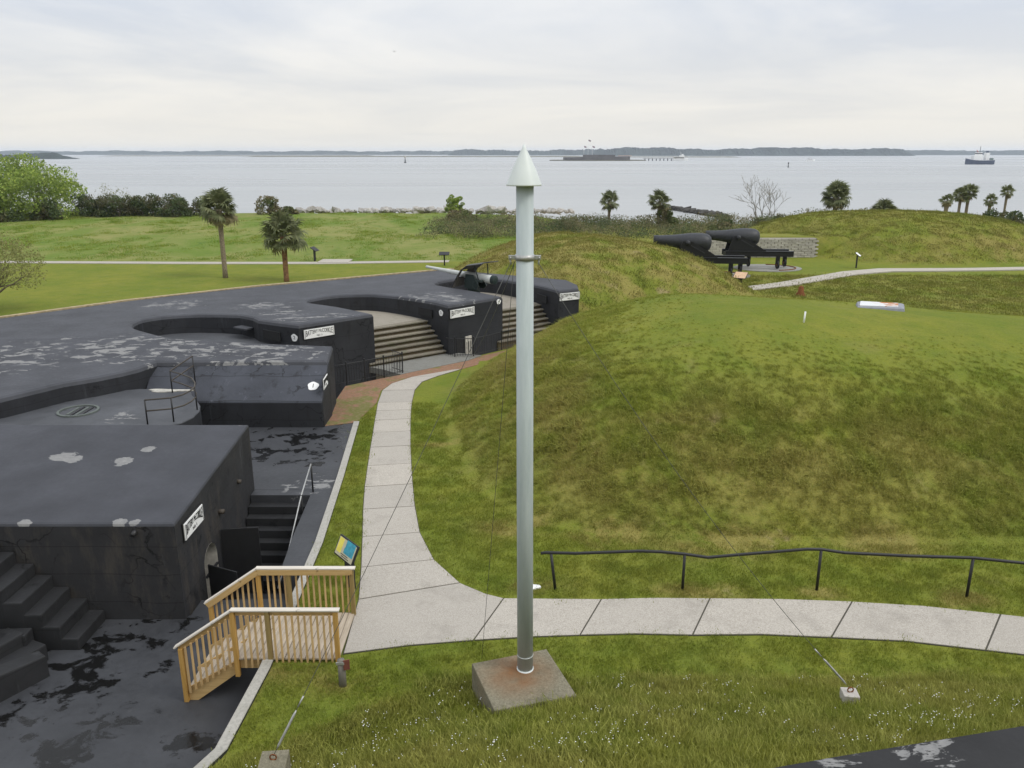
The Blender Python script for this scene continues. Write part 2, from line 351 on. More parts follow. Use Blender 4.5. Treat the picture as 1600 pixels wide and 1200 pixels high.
def _pl():
    b = MB('rust_stained_plinth', 0.92, 0.2)
    f = b.noise(24, 6, 0.75); g = b.noise(3, 5, 0.6)
    c = b.mix(b.rng(f, .3, .7), (0.11, 0.10, 0.07), (0.27, 0.245, 0.175))
    k = b.math('MULTIPLY', b.near((0.1, 13.05, 0.55), 0.12, 0.85), b.rng(g, 0.25, 0.6, 0.4, 1.0))
    c = b.mix(b.math('MULTIPLY', k, 0.85), c, (0.20, 0.085, 0.03))
    c = b.mix(b.rng(b.noise(2.0, 5, .7), .5, .72, 0, .6), c, (0.09, 0.085, 0.055))
    b.color(c); b.bump(f, 0.5, 0.02); return b.m
M['plinth'] = _pl()

# ================================================================== helpers
def new_mesh(name, V, F):
    me = bpy.data.meshes.new(name); me.from_pydata([tuple(v) for v in V], [], [tuple(f) for f in F]); me.update(); return me
def shade(me, on=True):
    me.polygons.foreach_set('use_smooth', [on] * len(me.polygons))
def tagk(o, kind): o['kind'] = kind; return o
def ob(name, me, mats=None, parent=None, smooth=False, loc=None, rot=None):
    if isinstance(me, bmesh.types.BMesh):
        m2 = bpy.data.meshes.new(name); me.to_mesh(m2); me.free(); me = m2
    if mats is not None and not me.materials:
        for m in (mats if isinstance(mats, (list, tuple)) else [mats]): me.materials.append(m)
    if smooth: shade(me)
    o = bpy.data.objects.new(name, me); col.objects.link(o)
    if parent:
        o.parent = parent
        if not getattr(ob, 'local', False): o.matrix_parent_inverse = Matrix.Translation(-parent.location)
    if loc: o.location = loc
    if rot: o.rotation_euler = rot
    return o
def loc_ob(*a_, **k):       # child given in its parent's own frame
    ob.local = True
    try: return ob(*a_, **k)
    finally: ob.local = False
def tag(o, label, cat, group=None):
    o['label'] = label; o['category'] = cat
    if group: o['group'] = group
    return o
def thing(name, label, cat, loc=(0, 0, 0), rz=0, group=None):
    o = bpy.data.objects.new(name, None); col.objects.link(o); o.location = loc; o.rotation_euler = (0, 0, rz); o.empty_display_size = 0.2
    return tag(o, label, cat, group)
def dup(root, loc, rz, label, group=None, scale=None):
    r = root.copy(); col.objects.link(r); r.location = loc; r.rotation_euler = (0, 0, rz); r['label'] = label
    if group: r['group'] = group
    if scale: r.scale = (scale,) * 3
    for ch in list(root.children):
        c = ch.copy(); col.objects.link(c); c.parent = r
        for g in ch.children:
            d = g.copy(); col.objects.link(d); d.parent = c
    return r
def bm_box(bm, c, s, M_=None, bevel=0.0):
    q = bmesh.ops.create_cube(bm, size=1.0)
    vs = q['verts']
    for v in vs: v.co = Vector((v.co.x * s[0], v.co.y * s[1], v.co.z * s[2]))
    if bevel > 0:
        es = list({e for v in vs for e in v.link_edges})
        r = bmesh.ops.bevel(bm, geom=es, offset=bevel, segments=2, affect='EDGES', profile=0.6); vs = list({v for f in r['faces'] for v in f.verts} | {v for v in vs if v.is_valid})
    T = Matrix.Translation(c) @ (M_.to_4x4() if M_ else Matrix.Identity(4))
    for v in vs: v.co = T @ v.co
def box(name, c, s, mat, parent=None, rot=None, bevel=0.0, local=False):
    bm = bmesh.new(); bm_box(bm, (0, 0, 0), s, None, bevel)
    f = loc_ob if local else ob
    return f(name, bm, mat, parent, loc=c, rot=rot)
def tube_vf(pts, rad, seg=8, V=None, F=None, cap=True):
    V = [] if V is None else V; F = [] if F is None else F
    pts = [Vector(p) for p in pts]; n = len(pts)
    if isinstance(rad, (int, float)): rad = [rad] * n
    ref = None; base = len(V)
    for i, p in enumerate(pts):
        d = (pts[min(i + 1, n - 1)] - pts[max(i - 1, 0)]).normalized()
        if ref is None:
            ref = Vector((0, 0, 1)) if abs(d.z) < 0.9 else Vector((1, 0, 0))
        s = d.cross(ref).normalized(); u = s.cross(d).normalized(); ref = u
        for k in range(seg):
            a_ = 2 * PI * k / seg; V.append(p + (s * math.cos(a_) + u * math.sin(a_)) * rad[i])
    for i in range(n - 1):
        for k in range(seg):
            a0 = base + i * seg + k; a1 = base + i * seg + (k + 1) % seg
            F.append((a0, a1, a1 + seg, a0 + seg))
    if cap:
        F.append(tuple(base + k for k in range(seg))[::-1]); F.append(tuple(base + (n - 1) * seg + k for k in range(seg)))
    return V, F
def tube(name, pts, rad, mat, parent=None, seg=8, local=False, smooth=True):
    V, F = tube_vf(pts, rad, seg); f = loc_ob if local else ob
    return f(name, new_mesh(name, V, F), mat, parent, smooth=smooth)
def lathe_vf(prof, seg=24, axis='x', V=None, F=None):   # prof: (along, radius)
    V = [] if V is None else V; F = [] if F is None else F; base = len(V); n = len(prof)
    for (t, r) in prof:
        for k in range(seg):
            a_ = 2 * PI * k / seg; c_, s_ = math.cos(a_) * r, math.sin(a_) * r
            V.append(Vector((t, c_, s_)) if axis == 'x' else Vector((c_, s_, t)))
    for i in range(n - 1):
        for k in range(seg):
            a0 = base + i * seg + k; a1 = base + i * seg + (k + 1) % seg; F.append((a0, a1, a1 + seg, a0 + seg))
    F.append(tuple(base + k for k in range(seg))[::-1]); F.append(tuple(base + (n - 1) * seg + k for k in range(seg)))
    return V, F
def area2(P): return sum(P[i][0] * P[(i + 1) % len(P)][1] - P[(i + 1) % len(P)][0] * P[i][1] for i in range(len(P)))
def ccw(P): return P if area2(P) > 0 else P[::-1]
def inset(P, d):
    out = []; n = len(P)
    for i in range(n):
        a_, b_, c_ = Vector(P[i - 1]), Vector(P[i]), Vector(P[(i + 1) % n])
        d1 = (b_ - a_).normalized(); d2 = (c_ - b_).normalized()
        n1_ = Vector((-d1.y, d1.x)); n2_ = Vector((-d2.y, d2.x)); m = (n1_ + n2_)
        m = m / max(0.35, m.length_squared / 2) if m.length > 1e-6 else n1_
        out.append((b_.x + m.x * d, b_.y + m.y * d))
    return out
def cdt(P, extra=()):
    vs = [Vector(p) for p in P] + [Vector(p) for p in extra]
    es = [(i, (i + 1) % len(P)) for i in range(len(P))]
    r = delaunay_2d_cdt(vs, es, [], 1, 1e-5)
    return r[0], r[2]
def prism(name, P, top, bot, mat, parent=None, bevel=0.0, grid=0.0, smooth_rim=True, skip=()):
    """solid with outline P; top/bot numbers or functions; a rounded rim of width bevel"""
    P = ccw([tuple(p) for p in P]); T = top if callable(top) else (lambda x, y: top); B = bot if callable(bot) else (lambda x, y: bot)
    V = []; F = []; mi = []
    n = len(P)
    rings = [[(x, y, B(x, y)) for x, y in P]]
    if bevel:
        rings.append([(x, y, T(x, y) - bevel) for x, y in P])
        P1 = inset(P, bevel * 0.29); rings.append([(x, y, T(x, y) - bevel * 0.29) for x, y in P1])
        P2 = inset(P, bevel); rings.append([(x, y, T(x, y)) for x, y in P2])
    else:
        P2 = P; rings.append([(x, y, T(x, y)) for x, y in P])
    for r in rings: V += r
    for k in range(len(rings) - 1):
        for i in range(n):
            if k == 0 and i in skip: continue
            j = (i + 1) % n
            F.append((k * n + i, k * n + j, (k + 1) * n + j, (k + 1) * n + i)); mi.append(0 if k == 0 else 1)
    ex = []
    if grid:
        xs = [p[0] for p in P2]; ys = [p[1] for p in P2]
        x = min(xs)
        while x < max(xs):
            y = min(ys)
            while y < max(ys):
                if pin(P2, x, y): ex.append((x, y))
                y += grid
            x += grid
    vs, fs = cdt(P2, ex); off = len(V)
    V += [(v.x, v.y, T(v.x, v.y)) for v in vs]
    for f in fs:
        a_ = area2([vs[i] for i in f]); F.append(tuple(off + i for i in (f if a_ > 0 else f[::-1]))); mi.append(1)
    me = new_mesh(name, V, F)
    mats = mat if isinstance(mat, (list, tuple)) else [mat, mat]
    for m in mats: me.materials.append(m)
    me.polygons.foreach_set('material_index', mi)
    bm = bmesh.new(); bm.from_mesh(me); bmesh.ops.remove_doubles(bm, verts=bm.verts, dist=1e-4); bm.to_mesh(me); bm.free()
    return ob(name, me, None, parent)
def pin(P, x, y):
    c = False; n = len(P)
    for i in range(n):
        x1, y1 = P[i][0], P[i][1]; x2, y2 = P[i - 1][0], P[i - 1][1]
        if (y1 > y) != (y2 > y) and x < (x2 - x1) * (y - y1) / (y2 - y1) + x1: c = not c
    return c
def text_mesh(s, size, maxw=None):
    cu = bpy.data.curves.new('lettering', 'FONT'); cu.body = s; cu.size = size; cu.align_x = 'CENTER'; cu.align_y = 'CENTER'; cu.extrude = 0.004
    o = bpy.data.objects.new('lettering', cu); col.objects.link(o)
    bpy.context.view_layer.update()
    me = bpy.data.meshes.new_from_object(o.evaluated_get(bpy.context.evaluated_depsgraph_get()))
    bpy.data.objects.remove(o); bpy.data.curves.remove(cu)
    if maxw:
        xs = [v.co.x for v in me.vertices]; k = maxw / (max(xs) - min(xs))
        for v in me.vertices: v.co.x *= k
    me.materials.clear(); return me

# ================================================================== terrain
def sstep(t): t = np.clip(t, 0, 1); return t * t * (3 - 2 * t)
def pdist(P, x, y):
    """signed distance, positive inside"""
    x = np.asarray(x, float); y = np.asarray(y, float); d = np.full(x.shape, 1e9); ins = np.zeros(x.shape, bool); n = len(P)
    for i in range(n):
        x1, y1 = P[i]; x2, y2 = P[(i + 1) % n]; ex, ey = x2 - x1, y2 - y1
        t = np.clip(((x - x1) * ex + (y - y1) * ey) / (ex * ex + ey * ey), 0, 1)
        d = np.minimum(d, np.hypot(x - x1 - t * ex, y - y1 - t * ey))
        if y1 != y2:
            c = ((y1 > y) != (y2 > y)) & (x < (x2 - x1) * (y - y1) / (y2 - y1) + x1); ins ^= c
    return np.where(ins, d, -d)
def vnoise(x, y, s, seed=0.0):     # cheap smooth noise
    return (np.sin(x * s * 1.3 + 1.7 * np.sin(y * s * 0.9 + seed) + seed) + np.sin(y * s * 1.7 + 1.3 * np.sin(x * s * 1.1 + 2 + seed)) + np.sin((x + y) * s * 2.3 + seed * 3)) / 3
M1 = [(-0.9, 39.5), (-2.3, 35.2), (-2.75, 32.8), (-2.45, 29.4), (-1.75, 26.0), (-0.8, 22.9), (0.2, 21.1), (2.0, 20.1), (5.1, 19.6), (10.2, 19.4), (15, 19.6), (24, 20), (34, 22), (40, 28), (39, 38), (30, 43), (20, 45), (12, 46.5), (5, 46.5), (1.0, 43.0)]
M2 = [(-5.0, 60), (-4.3, 55.0), (-1.0, 47.8), (1.8, 45.2), (4.5, 44.9), (8, 48), (13, 52), (17.0, 56), (18.3, 61), (15.5, 68), (9, 74), (0, 76), (-4, 72), (-6, 66)]
M3 = [(28.0, 84), (30.2, 79.0), (33.5, 75.4), (38, 73.8), (46, 74.6), (54, 76.8), (59, 81), (59, 90), (55, 98), (44, 103), (32, 103), (25, 98), (25.5, 91)]
M4 = [(60.5, 84), (64, 80), (90, 80), (95, 110), (68, 108), (62, 98)]
BACK = [(-45, 12), (-24.9, 38.6), (-21.0, 43.6), (-15.5, 48.5), (-8.5, 53.1), (-4.0, 55.9)]
def hts(x, y):
    x = np.asarray(x, float); y = np.asarray(y, float); z = np.zeros(np.broadcast(x, y).shape)
    st = 11.7 + 2.1 * sstep((x + 3.6) / 5.0)
    t = np.maximum(st - y, 0); z = z + np.where(x > -5.6, 0.42 * t - 0.10 * (1 - np.exp(-t * 3)), 0)
    # big near mound: steep foot, gently rising top
    d = pdist(M1, x, y); dd = np.maximum(d, 0)
    m1 = (4.15 - 0.052 * np.maximum(x - 9, 0)) * (1 - np.exp(-(dd / 5.0) ** 1.2)) + 0.07 * vnoise(x, y, 0.5, 3.0) * sstep(dd / 2)
    z = np.maximum(z, np.where(d > 0, m1, 0))
    d = pdist(M2, x, y); dd = np.maximum(d, 0); z = np.maximum(z, 4.1 * (1 - np.exp(-(dd / 4.6) ** 1.25)) + 0.08 * vnoise(x, y, 0.4) * (dd > 1))
    d = pdist(M3, x, y); dd = np.maximum(d, 0); z = np.maximum(z, 4.05 * (1 - np.exp(-(dd / 5.6) ** 1.35)) + 0.0)
    d = pdist(M4, x, y); dd = np.maximum(d, 0); z = np.maximum(z, 3.6 * (1 - np.exp(-(dd / 4.5) ** 1.3)))
    # terrace behind the stone revetment
    ter = 1.95 * sstep((y - 80.6) / 0.3) * sstep((90 - y) / 5.0) * sstep((x - 16) / 4.0) * sstep((36 - x) / 3.0)
    z = np.maximum(z, ter)
    # hollow below the right hand path
    py_ = np.interp(x, [10, 14, 18, 22, 29, 33, 40, 48, 58, 70], [56, 57, 59.6, 62.2, 67.6, 69.6, 70.1, 71.0, 73.6, 77])
    z = z - 1.7 * sstep((x - 15) / 9.0) * sstep((y - 45) / 5.0) * sstep((py_ - 1.0 - y) / 7.0)
    # earth berm behind the battery
    bd = np.full(z.shape, 1e9)
    for (x1, y1), (x2, y2) in zip(BACK, BACK[1:]):
        ex, ey = x2 - x1, y2 - y1; tt = np.clip(((x - x1) * ex + (y - y1) * ey) / (ex * ex + ey * ey), 0, 1)
        bd = np.minimum(bd, np.hypot(x - x1 - tt * ex, y - y1 - tt * ey))
    z = np.maximum(z, np.where((x < 0), 2.02 * (1 - sstep(bd / 8.5)), 0))
    # rough field, low dune crest and the shore
    fld = sstep((y - 78) / 50.0) * sstep((20 - x) / 40.0)
    z = z + 0.5 * fld + 0.10 * vnoise(x, y, 0.35, 1.0) * sstep((y - 80) / 8) * (y < 150)
    sh = 134 - 15 * sstep((x + 2) / 18.0)
    z = z - (z + 3.25) * sstep((y - sh) / 13.0) - 1.6 * sstep((y - sh - 10) / 70.0)
    z = z + 0.035 * vnoise(x, y, 1.3, 2.0) * np.where((np.hypot(x, 0) < 60), 1, 0) * (dd >= 0) * 0.6 * sstep((z - 0.15) / 0.3)
    return z
def hz(x, y): return float(hts(np.array([x]), np.array([y]))[0])

CURB = [(-5.40, 4.0), (-5.30, 8.0), (-5.11, 11.7), (-5.03, 14.0), (-5.10, 16.5), (-5.19, 19.4), (-5.55, 24.0), (-6.04, 29.4)]
HOLE = CURB + [(-7.4, 29.5), (-7.4, 34.4), (-6.9, 34.9), (-5.9, 35.75), (-5.0, 36.6), (-3.3, 40.2), (-2.9, 39.95), (-1.6, 40.2), (-0.6, 41.2), (0.5, 42.3), (2.6, 44.9), (1.2, 46.4), (-5.5, 53.5), (-14, 47.3), (-20, 42), (-27, 33), (-42, 12), (-42, 4)]
def build_ground():
    xs = np.concatenate([np.arange(-700, -90, 60), np.arange(-90, -34, 4), np.arange(-34, 62, 0.75), np.arange(62, 120, 4), np.arange(120, 760, 60)])
    ys = np.concatenate([np.arange(-60, 4, 8), np.arange(4, 30, 0.45), np.arange(30, 84, 0.75), np.arange(84, 200, 2.5), np.arange(200, 300, 20)])
    X, Y = np.meshgrid(xs, ys); X = X.ravel().astype(float); Y = Y.ravel().astype(float)
    X += rng.uniform(-0.02, 0.02, X.shape); Y += rng.uniform(-0.02, 0.02, Y.shape)
    keep = pdist(HOLE, X, Y) < -0.12
    pts = [Vector((a_, b_)) for a_, b_ in zip(X[keep], Y[keep])]
    n0 = len(pts); H = ccw(HOLE); pts += [Vector(p) for p in H]
    es = [(n0 + i, n0 + (i + 1) % len(H)) for i in range(len(H))]
    r = delaunay_2d_cdt(pts, es, [], 0, 1e-6)
    vs, fs = r[0], r[2]
    vx = np.array([v.x for v in vs]); vy = np.array([v.y for v in vs])
    fs = [f for f in fs]
    cx = np.array([sum(vx[i] for i in f) / len(f) for f in fs]); cy = np.array([sum(vy[i] for i in f) / len(f) for f in fs])
    ins = pdist(HOLE, cx, cy) > 1e-4
    fs = [f if area2([vs[i] for i in f]) > 0 else f[::-1] for f, q in zip(fs, ins) if not q]
    vz = hts(vx, vy)
    me = new_mesh('ground', list(zip(vx, vy, vz)), fs); shade(me)
    dry = dryness(vx, vy, vz)
    at = me.attributes.new('dry', 'FLOAT', 'POINT'); at.data.foreach_set('value', dry.astype(np.float32))
    sh = 134 - 15 * sstep((vx + 2) / 18.0)
    sand = sstep((vy - (sh + 4)) / 5)
    at = me.attributes.new('sand', 'FLOAT', 'POINT'); at.data.foreach_set('value', sand.astype(np.float32))
    rgh = sstep((vy - 76.5) / 1.5) * sstep((14 - vx) / 12.0) * (1 - sand)
    at = me.attributes.new('rough', 'FLOAT', 'POINT'); at.data.foreach_set('value', rgh.astype(np.float32))
    o = ob('ground', me, M['ground']); tagk(o, 'structure'); return o
def dryness(x, y, z):
    d1 = pdist(M1, x, y); steep1 = np.exp(-((d1 - 2.6) / 2.4) ** 2) * (d1 > -0.4)
    d = 0.10 + 0.60 * steep1 * np.clip(1.12 - (x - 4) / 20, 0.55, 1)
    d2 = pdist(M2, x, y); d = np.where(d2 > 0.3, 0.8, d)
    d3 = pdist(M3, x, y); d = np.where(d3 > 0.3, 0.45 + 0.35 * np.exp(-((x - 50) / 7.0) ** 2), d)
    d = np.where((y < 11.6 + 2.1 * sstep((x + 5) / 4)), 0.30 + 0.25 * vnoise(x, y, 0.9, 4.0), d)
    for (px_, py2, pr2_) in ((0.2, 20.4, .8), (2.5, 19.9, 1.0), (5.6, 19.4, 1.2), (7.3, 19.6, .8), (10.0, 19.3, 1.0), (4.05, 17.0, .45), (7.24, 17.0, .45), (10.63, 16.7, .5), (-3.3, 13.5, .5), (-2.6, 27, .5), (0.6, 17.3, .5), (5.0, 16.95, .5), (-4.6, 14.0, .5)):
        d = np.maximum(d, 1.5 * np.exp(-(np.hypot((x - px_) * .8, (y - py2) * 1.6) / pr2_) ** 2))
    d = np.where((x > 17) & (y > 46) & (y < 68), 0.40, d)
    d = np.where((y > 80) & (x > 4), 0.4, d)
    return d
ground = build_ground()

# water and sea bed
wme = new_mesh('water', [(-9000, 120, -3.5), (9000, 120, -3.5), (9000, 14000, -3.5), (-9000, 14000, -3.5)], [(0, 1, 2, 3)])
tagk(ob('water', wme, M['water']), 'structure')

# ================================================================== paths
def zr(x, y):
    d = -.62 * (x + 6.6) + .786 * (y - 37.9)
    return 2.6 - .03 * max(d, 0) - min(.4, .13 * max(0, 33 - y))
def poly_slab(name, P, z0, z1, mat, parent=None, bevel=0.006):
    return prism(name, P, z1, z0, mat, parent, bevel=bevel)
PA = [((-4.65, 35.88), (-3.44, 36.1)), ((-5.4, 34.81), (-4.06, 35.12)), ((-5.66, 33.7), (-4.24, 33.79)), ((-5.57, 31.92), (-4.15, 32.01)), ((-5.45, 30.81), (-4.06, 30.97)), ((-5.32, 29.6), (-3.94, 29.84)), ((-5.16, 28.2), (-3.77, 28.41)), ((-4.99, 26.65), (-3.58, 26.84)), ((-4.79, 24.91), (-3.35, 25.14)), ((-4.58, 23.16), (-3.1, 23.41)), ((-4.34, 21.53), (-2.84, 21.75)), ((-4.05, 19.78), (-2.51, 20.05)), ((-3.78, 18.11), (-1.98, 18.51)), ((-3.57, 16.61), (-1.25, 17.36))]
PB = [((-0.82, 14.98), (-0.19, 16.67)), ((1.46, 15.17), (2.08, 16.63)), ((3.88, 15.17), (4.61, 16.66)), ((6.83, 15.08), (7.86, 16.52)), ((9.87, 14.62), (10.98, 15.99)), ((12.9, 13.7), (14.1, 15.0)), ((15.8, 12.5), (17.1, 13.7))]
side = thing('sidewalk', 'pale concrete sidewalk curving round the near grassy mound, cut into slabs', 'sidewalk', (-3, 20, 0))
def shrink(P, g=0.017): return inset(ccw(P), g)
slabs = []
slabs.append([(-2.75, 37.24), (-2.45, 37.3), PA[0][1], PA[0][0]])
for (l0, r0), (l1, r1) in zip(PA, PA[1:]): slabs.append([l1, r1, r0, l0])
slabs.append([(-3.50, 14.50), (-2.16, 14.8), PB[0][0], PB[0][1], (-0.62, 16.87), (-1.25, 17.36), (-3.57, 16.61)])
for i, ((l0, u0), (l1, u1)) in enumerate(zip(PB, PB[1:])):
    ml = ((l0[0] + l1[0]) / 2, (l0[1] + l1[1]) / 2 + (0.03, 0.05, 0.07, 0.1, 0.14, 0.1)[i]); mu = ((u0[0] + u1[0]) / 2, (u0[1] + u1[1]) / 2 + (0.0, 0.04, 0.04, 0.08, 0.14, 0.1)[i])
    slabs.append([l0, ml, l1, u1, mu, u0])
jm = simple('joint_dirt', (0.075, 0.07, 0.055), 0.95)
for P in slabs: prism('joint_bed', P, 0.014 + 0.0005 * slabs.index(P), -0.08, jm, side)
for i, P in enumerate(slabs):
    o = poly_slab('paving_slab', shrink(P), -0.06, 0.035 + random.uniform(-0.004, 0.004), M['walk'], side)
# field path and right path
def strip(name, Lp, Rp, z, mat, label=None, thick=0.05, cuts=0):
    P = Lp + Rp[::-1]; return prism(name, P, z if callable(z) else z, (lambda x, y: (z(x, y) if callable(z) else z) - thick), mat)
fp = strip('field_path', [(-60, 76.3), (-45.4, 75.7), (-29.9, 75.1), (-18, 75.1), (-6, 76.4)], [(-60, 77.6), (-45.4, 77.1), (-29.9, 76.5), (-18, 76.5), (-6, 77.7)], 0.05, M['walk']); tagk(fp, 'structure')
rp = strip('gravel_path', [(14.0, 57.0), (18.0, 60.0), (22.15, 62.6), (29.3, 68.2), (33, 69.9), (40, 70.4), (48, 71.3), (58, 74.0), (70, 78)], [(13.6, 58.2), (17.3, 61.2), (21.3, 63.8), (28.6, 69.8), (32.6, 71.7), (40, 71.9), (48, 72.9), (57.4, 75.4), (69, 79.5)], lambda x, y: 0.10, M['walk'], thick=0.4); tagk(rp, 'structure')
be = BACK[1:]
tagk(prism('dead_grass_edge', be + [(x - 0.28, y + 0.28) for x, y in be][::-1], lambda x, y: zr(x, y) + 0.05, 1.0, simple('dead_grass', (0.32, 0.255, 0.15), 0.95, var=0.35, scale=5)), 'structure')
# small pad by the field sign
tagk(prism('concrete_pad', [(-18.3, 75.9), (-15.4, 75.9), (-15.4, 78.2), (-18.3, 78.2)], 0.09, -0.05, M['walk']), 'structure')
# brick path + apron
bp = prism('brick_path', [(-7.35, 28.9), (-5.98, 29.42), (-5.62, 31.9), (-5.72, 33.7), (-5.42, 34.85), (-4.68, 35.9), (-2.78, 37.22), (-2.42, 37.32), (-2.2, 37.6), (-0.6, 39.4), (0.6, 41.0), (1.6, 42.4), (1.0, 42.9), (0.5, 42.3), (-0.45, 41.0), (-1.5, 40.0), (-2.2, 38.95), (-4.75, 36.75), (-5.2, 36.3), (-5.95, 35.7), (-6.9, 34.85), (-7.4, 34.4)], 0.02, -0.25, M['brick']); tagk(bp, 'structure')
ap = prism('stone_apron', [(-5.2, 36.32), (-4.75, 36.77), (-2.22, 38.97), (-1.55, 40.02), (-3.2, 40.7), (-7.0, 37.75), (-6.2, 37.25)], 0.03, -0.25, M['apron']); tagk(ap, 'structure')

# ================================================================== battery (main concrete mass)
OUT = [(-46, 21), (-46, 24), (-24.93, 38.63), (-21.0, 43.63), (-18.48, 46.22), (-15.49, 48.52), (-12.12, 50.72), (-8.45, 53.13), (-4.42, 55.76),
       (3.4, 49.08), (3.85, 47.0), (3.8, 45.3), (2.6, 44.6), (2.0, 45.8), (1.49, 46.77), (0.8, 47.9), (0.0, 48.99), (-0.6, 49.7), (-1.2, 50.24), (-1.8, 50.6), (-2.42, 50.74), (-3.0, 50.83), (-3.43, 50.73), (-3.85, 50.4), (-4.17, 49.89), (-4.5, 49.4), (-4.66, 48.76), (-4.6, 48.3), (-4.43, 47.86), (-3.75, 46.93), (-2.94, 46.02), (-1.78, 44.58),
       (-0.51, 42.74), (-3.22, 40.11), (-3.8, 40.95), (-4.34, 41.64), (-5.48, 42.78), (-6.3, 43.5), (-7.05, 44.03), (-7.6, 44.3), (-8.17, 44.45), (-9.06, 44.45), (-9.6, 44.3), (-10.05, 44.04), (-10.4, 43.75), (-10.61, 43.41), (-10.85, 42.95), (-10.89, 42.42), (-10.75, 42.0), (-10.51, 41.72), (-9.74, 41.1), (-8.74, 40.27), (-7.52, 38.96),
       (-6.63, 37.94), (-9.52, 35.26), (-10.41, 35.78), (-11.78, 36.74), (-12.0, 37.1), (-12.24, 37.47), (-13.11, 38.27), (-14.14, 38.56), (-15.21, 38.68), (-15.9, 38.6), (-16.43, 38.45), (-16.9, 38.2), (-17.24, 37.82), (-17.45, 37.4), (-17.48, 36.99), (-17.4, 36.4), (-17.18, 35.82), (-16.85, 35.3), (-16.39, 34.82), (-15.17, 33.69), (-14.21, 32.94), (-13.41, 32.72), (-12.18, 32.57), (-10.5, 32.27), (-7.29, 31.97),
       (-7.12, 30.17), (-9.89, 30.17), (-13.69, 30.12), (-14.05, 29.24), (-14.39, 28.69), (-14.99, 27.98), (-15.78, 27.31), (-16.36, 26.36), (-16.91, 25.47), (-18.6, 24.0), (-22, 22.3), (-30, 21.3)]
bat = thing('concrete_battery', 'long black painted concrete gun battery with three curved gun pits', 'battery', (-9, 38, 0))
prism('battery_mass', OUT, zr, -2.0, [M['wall'], M['roof']], bat, bevel=0.16, grid=1.5)
# floors of the gun pits
prism('pit_floor', [(-18.0, 35.5), (-17.6, 38.6), (-14.5, 39.2), (-11.5, 37.6), (-9.6, 35.1), (-9.2, 34.6), (-8.4, 33.2), (-7.6, 31.9), (-10.5, 31.8), (-14.4, 32.4)], 1.5, -1.9, M['plat'], bat)
prism('pit_floor', [(-7.35, 39.75), (-11.2, 42.0), (-11.0, 44.3), (-9, 44.9), (-7.0, 44.5), (-4.9, 42.6), (-4.75, 42.1)], 1.5, -1.9, M['platc'], bat)
prism('pit_floor', [(-1.25, 44.35), (-5.0, 48.4), (-4.6, 50.4), (-3, 51.2), (-1, 50.6), (1.8, 47.0), (1.35, 46.6)], 1.5, -1.9, M['platc'], bat)
# sloping end block of the battery
V = [(-13.9, 28.88, -0.3), (-7.1, 28.86, -0.3), (-7.1, 28.86, 1.0), (-13.9, 28.88, 1.0), (-7.1, 30.3, 2.19), (-13.9, 30.3, 2.19), (-7.1, 30.3, -0.3), (-13.9, 30.3, -0.3)]
F = [(0, 1, 2, 3), (3, 2, 4, 5), (1, 6, 4, 2), (0, 3, 5, 7)]
me = new_mesh('sloping_face', V, F); me.materials.append(M['wall']); me.materials.append(M['wallb']); me.polygons[1].material_index = 1
o = ob('sloping_face', me, None, bat)
bv = o.modifiers.new('round', 'BEVEL'); bv.width = 0.07; bv.segments = 3; bv.limit_method = 'ANGLE'
# loading alcoves (dark slots) in the pit walls
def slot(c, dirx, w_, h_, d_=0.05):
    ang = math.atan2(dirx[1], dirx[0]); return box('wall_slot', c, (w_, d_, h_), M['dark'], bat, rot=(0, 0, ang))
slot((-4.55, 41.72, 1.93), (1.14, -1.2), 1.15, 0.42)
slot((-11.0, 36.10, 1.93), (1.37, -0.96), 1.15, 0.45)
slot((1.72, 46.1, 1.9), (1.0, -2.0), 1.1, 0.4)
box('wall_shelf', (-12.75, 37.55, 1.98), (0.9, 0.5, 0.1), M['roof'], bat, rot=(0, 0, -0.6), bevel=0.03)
# low gun platform with curved edge in front of the near parapet
PL = [(-30, 22.0), (-30, 20.4), (-13.0, 23.12), (-11.85, 23.12), (-11.75, 24.7), (-11.2, 24.72), (-10.82, 25.0), (-10.66, 25.6), (-10.7, 26.3), (-10.9, 26.9), (-11.3, 27.6), (-11.7, 28.2), (-12.0, 28.9), (-13.9, 28.95), (-16, 28.3), (-18, 26), (-24, 24)]
prism('gun_platform', PL, 1.5, -0.5, [M['wall'], M['plat']], bat, bevel=0.04)
# pale broken plaster at the foot of the slope
blob = []
for k in range(26):
    a_ = 2 * PI * k / 26; r_ = 1 + 0.28 * math.sin(3 * a_ + 1) + 0.15 * random.uniform(-1, 1); blob.append((-12.75 + 0.75 * r_ * math.cos(a_), 28.66 + 0.17 * r_ * math.sin(a_)))
prism('plaster_patch', blob, 1.53, 1.49, M['dirtyw'], bat)
# hatch ring on the platform
V, F = [], []
for r0, r1, z0 in ((0.66, 0.58, 1.53),):
    for k in range(40):
        a_ = 2 * PI * k / 40; c_, s_ = math.cos(a_), math.sin(a_)
        V += [(-14.8 + r0 * c_, 26.19 + r0 * s_, 1.5), (-14.8 + r0 * c_, 26.19 + r0 * s_, z0 + .02), (-14.8 + r1 * c_, 26.19 + r1 * s_, z0 + .02), (-14.8 + r1 * c_, 26.19 + r1 * s_, 1.5)]
    for k in range(40):
        for j in range(3): F.append((4 * k + j, 4 * ((k + 1) % 40) + j, 4 * ((k + 1) % 40) + j + 1, 4 * k + j + 1))
hat = thing('traverse_ring', 'small round iron ring set in the low platform by the curved parapet', 'iron ring', (-14.8, 26.19, 1.5))
ob('ring', new_mesh('ring', V, F), M['ggrey'], hat)
for i in range(4): box('cross_bar', (-14.98 + i * 0.16, 26.19, 1.515), (0.07, 0.95 - 0.1 * abs(i - 1.5), 0.03), M['iron'] if i % 2 else M['ggrey'], hat)

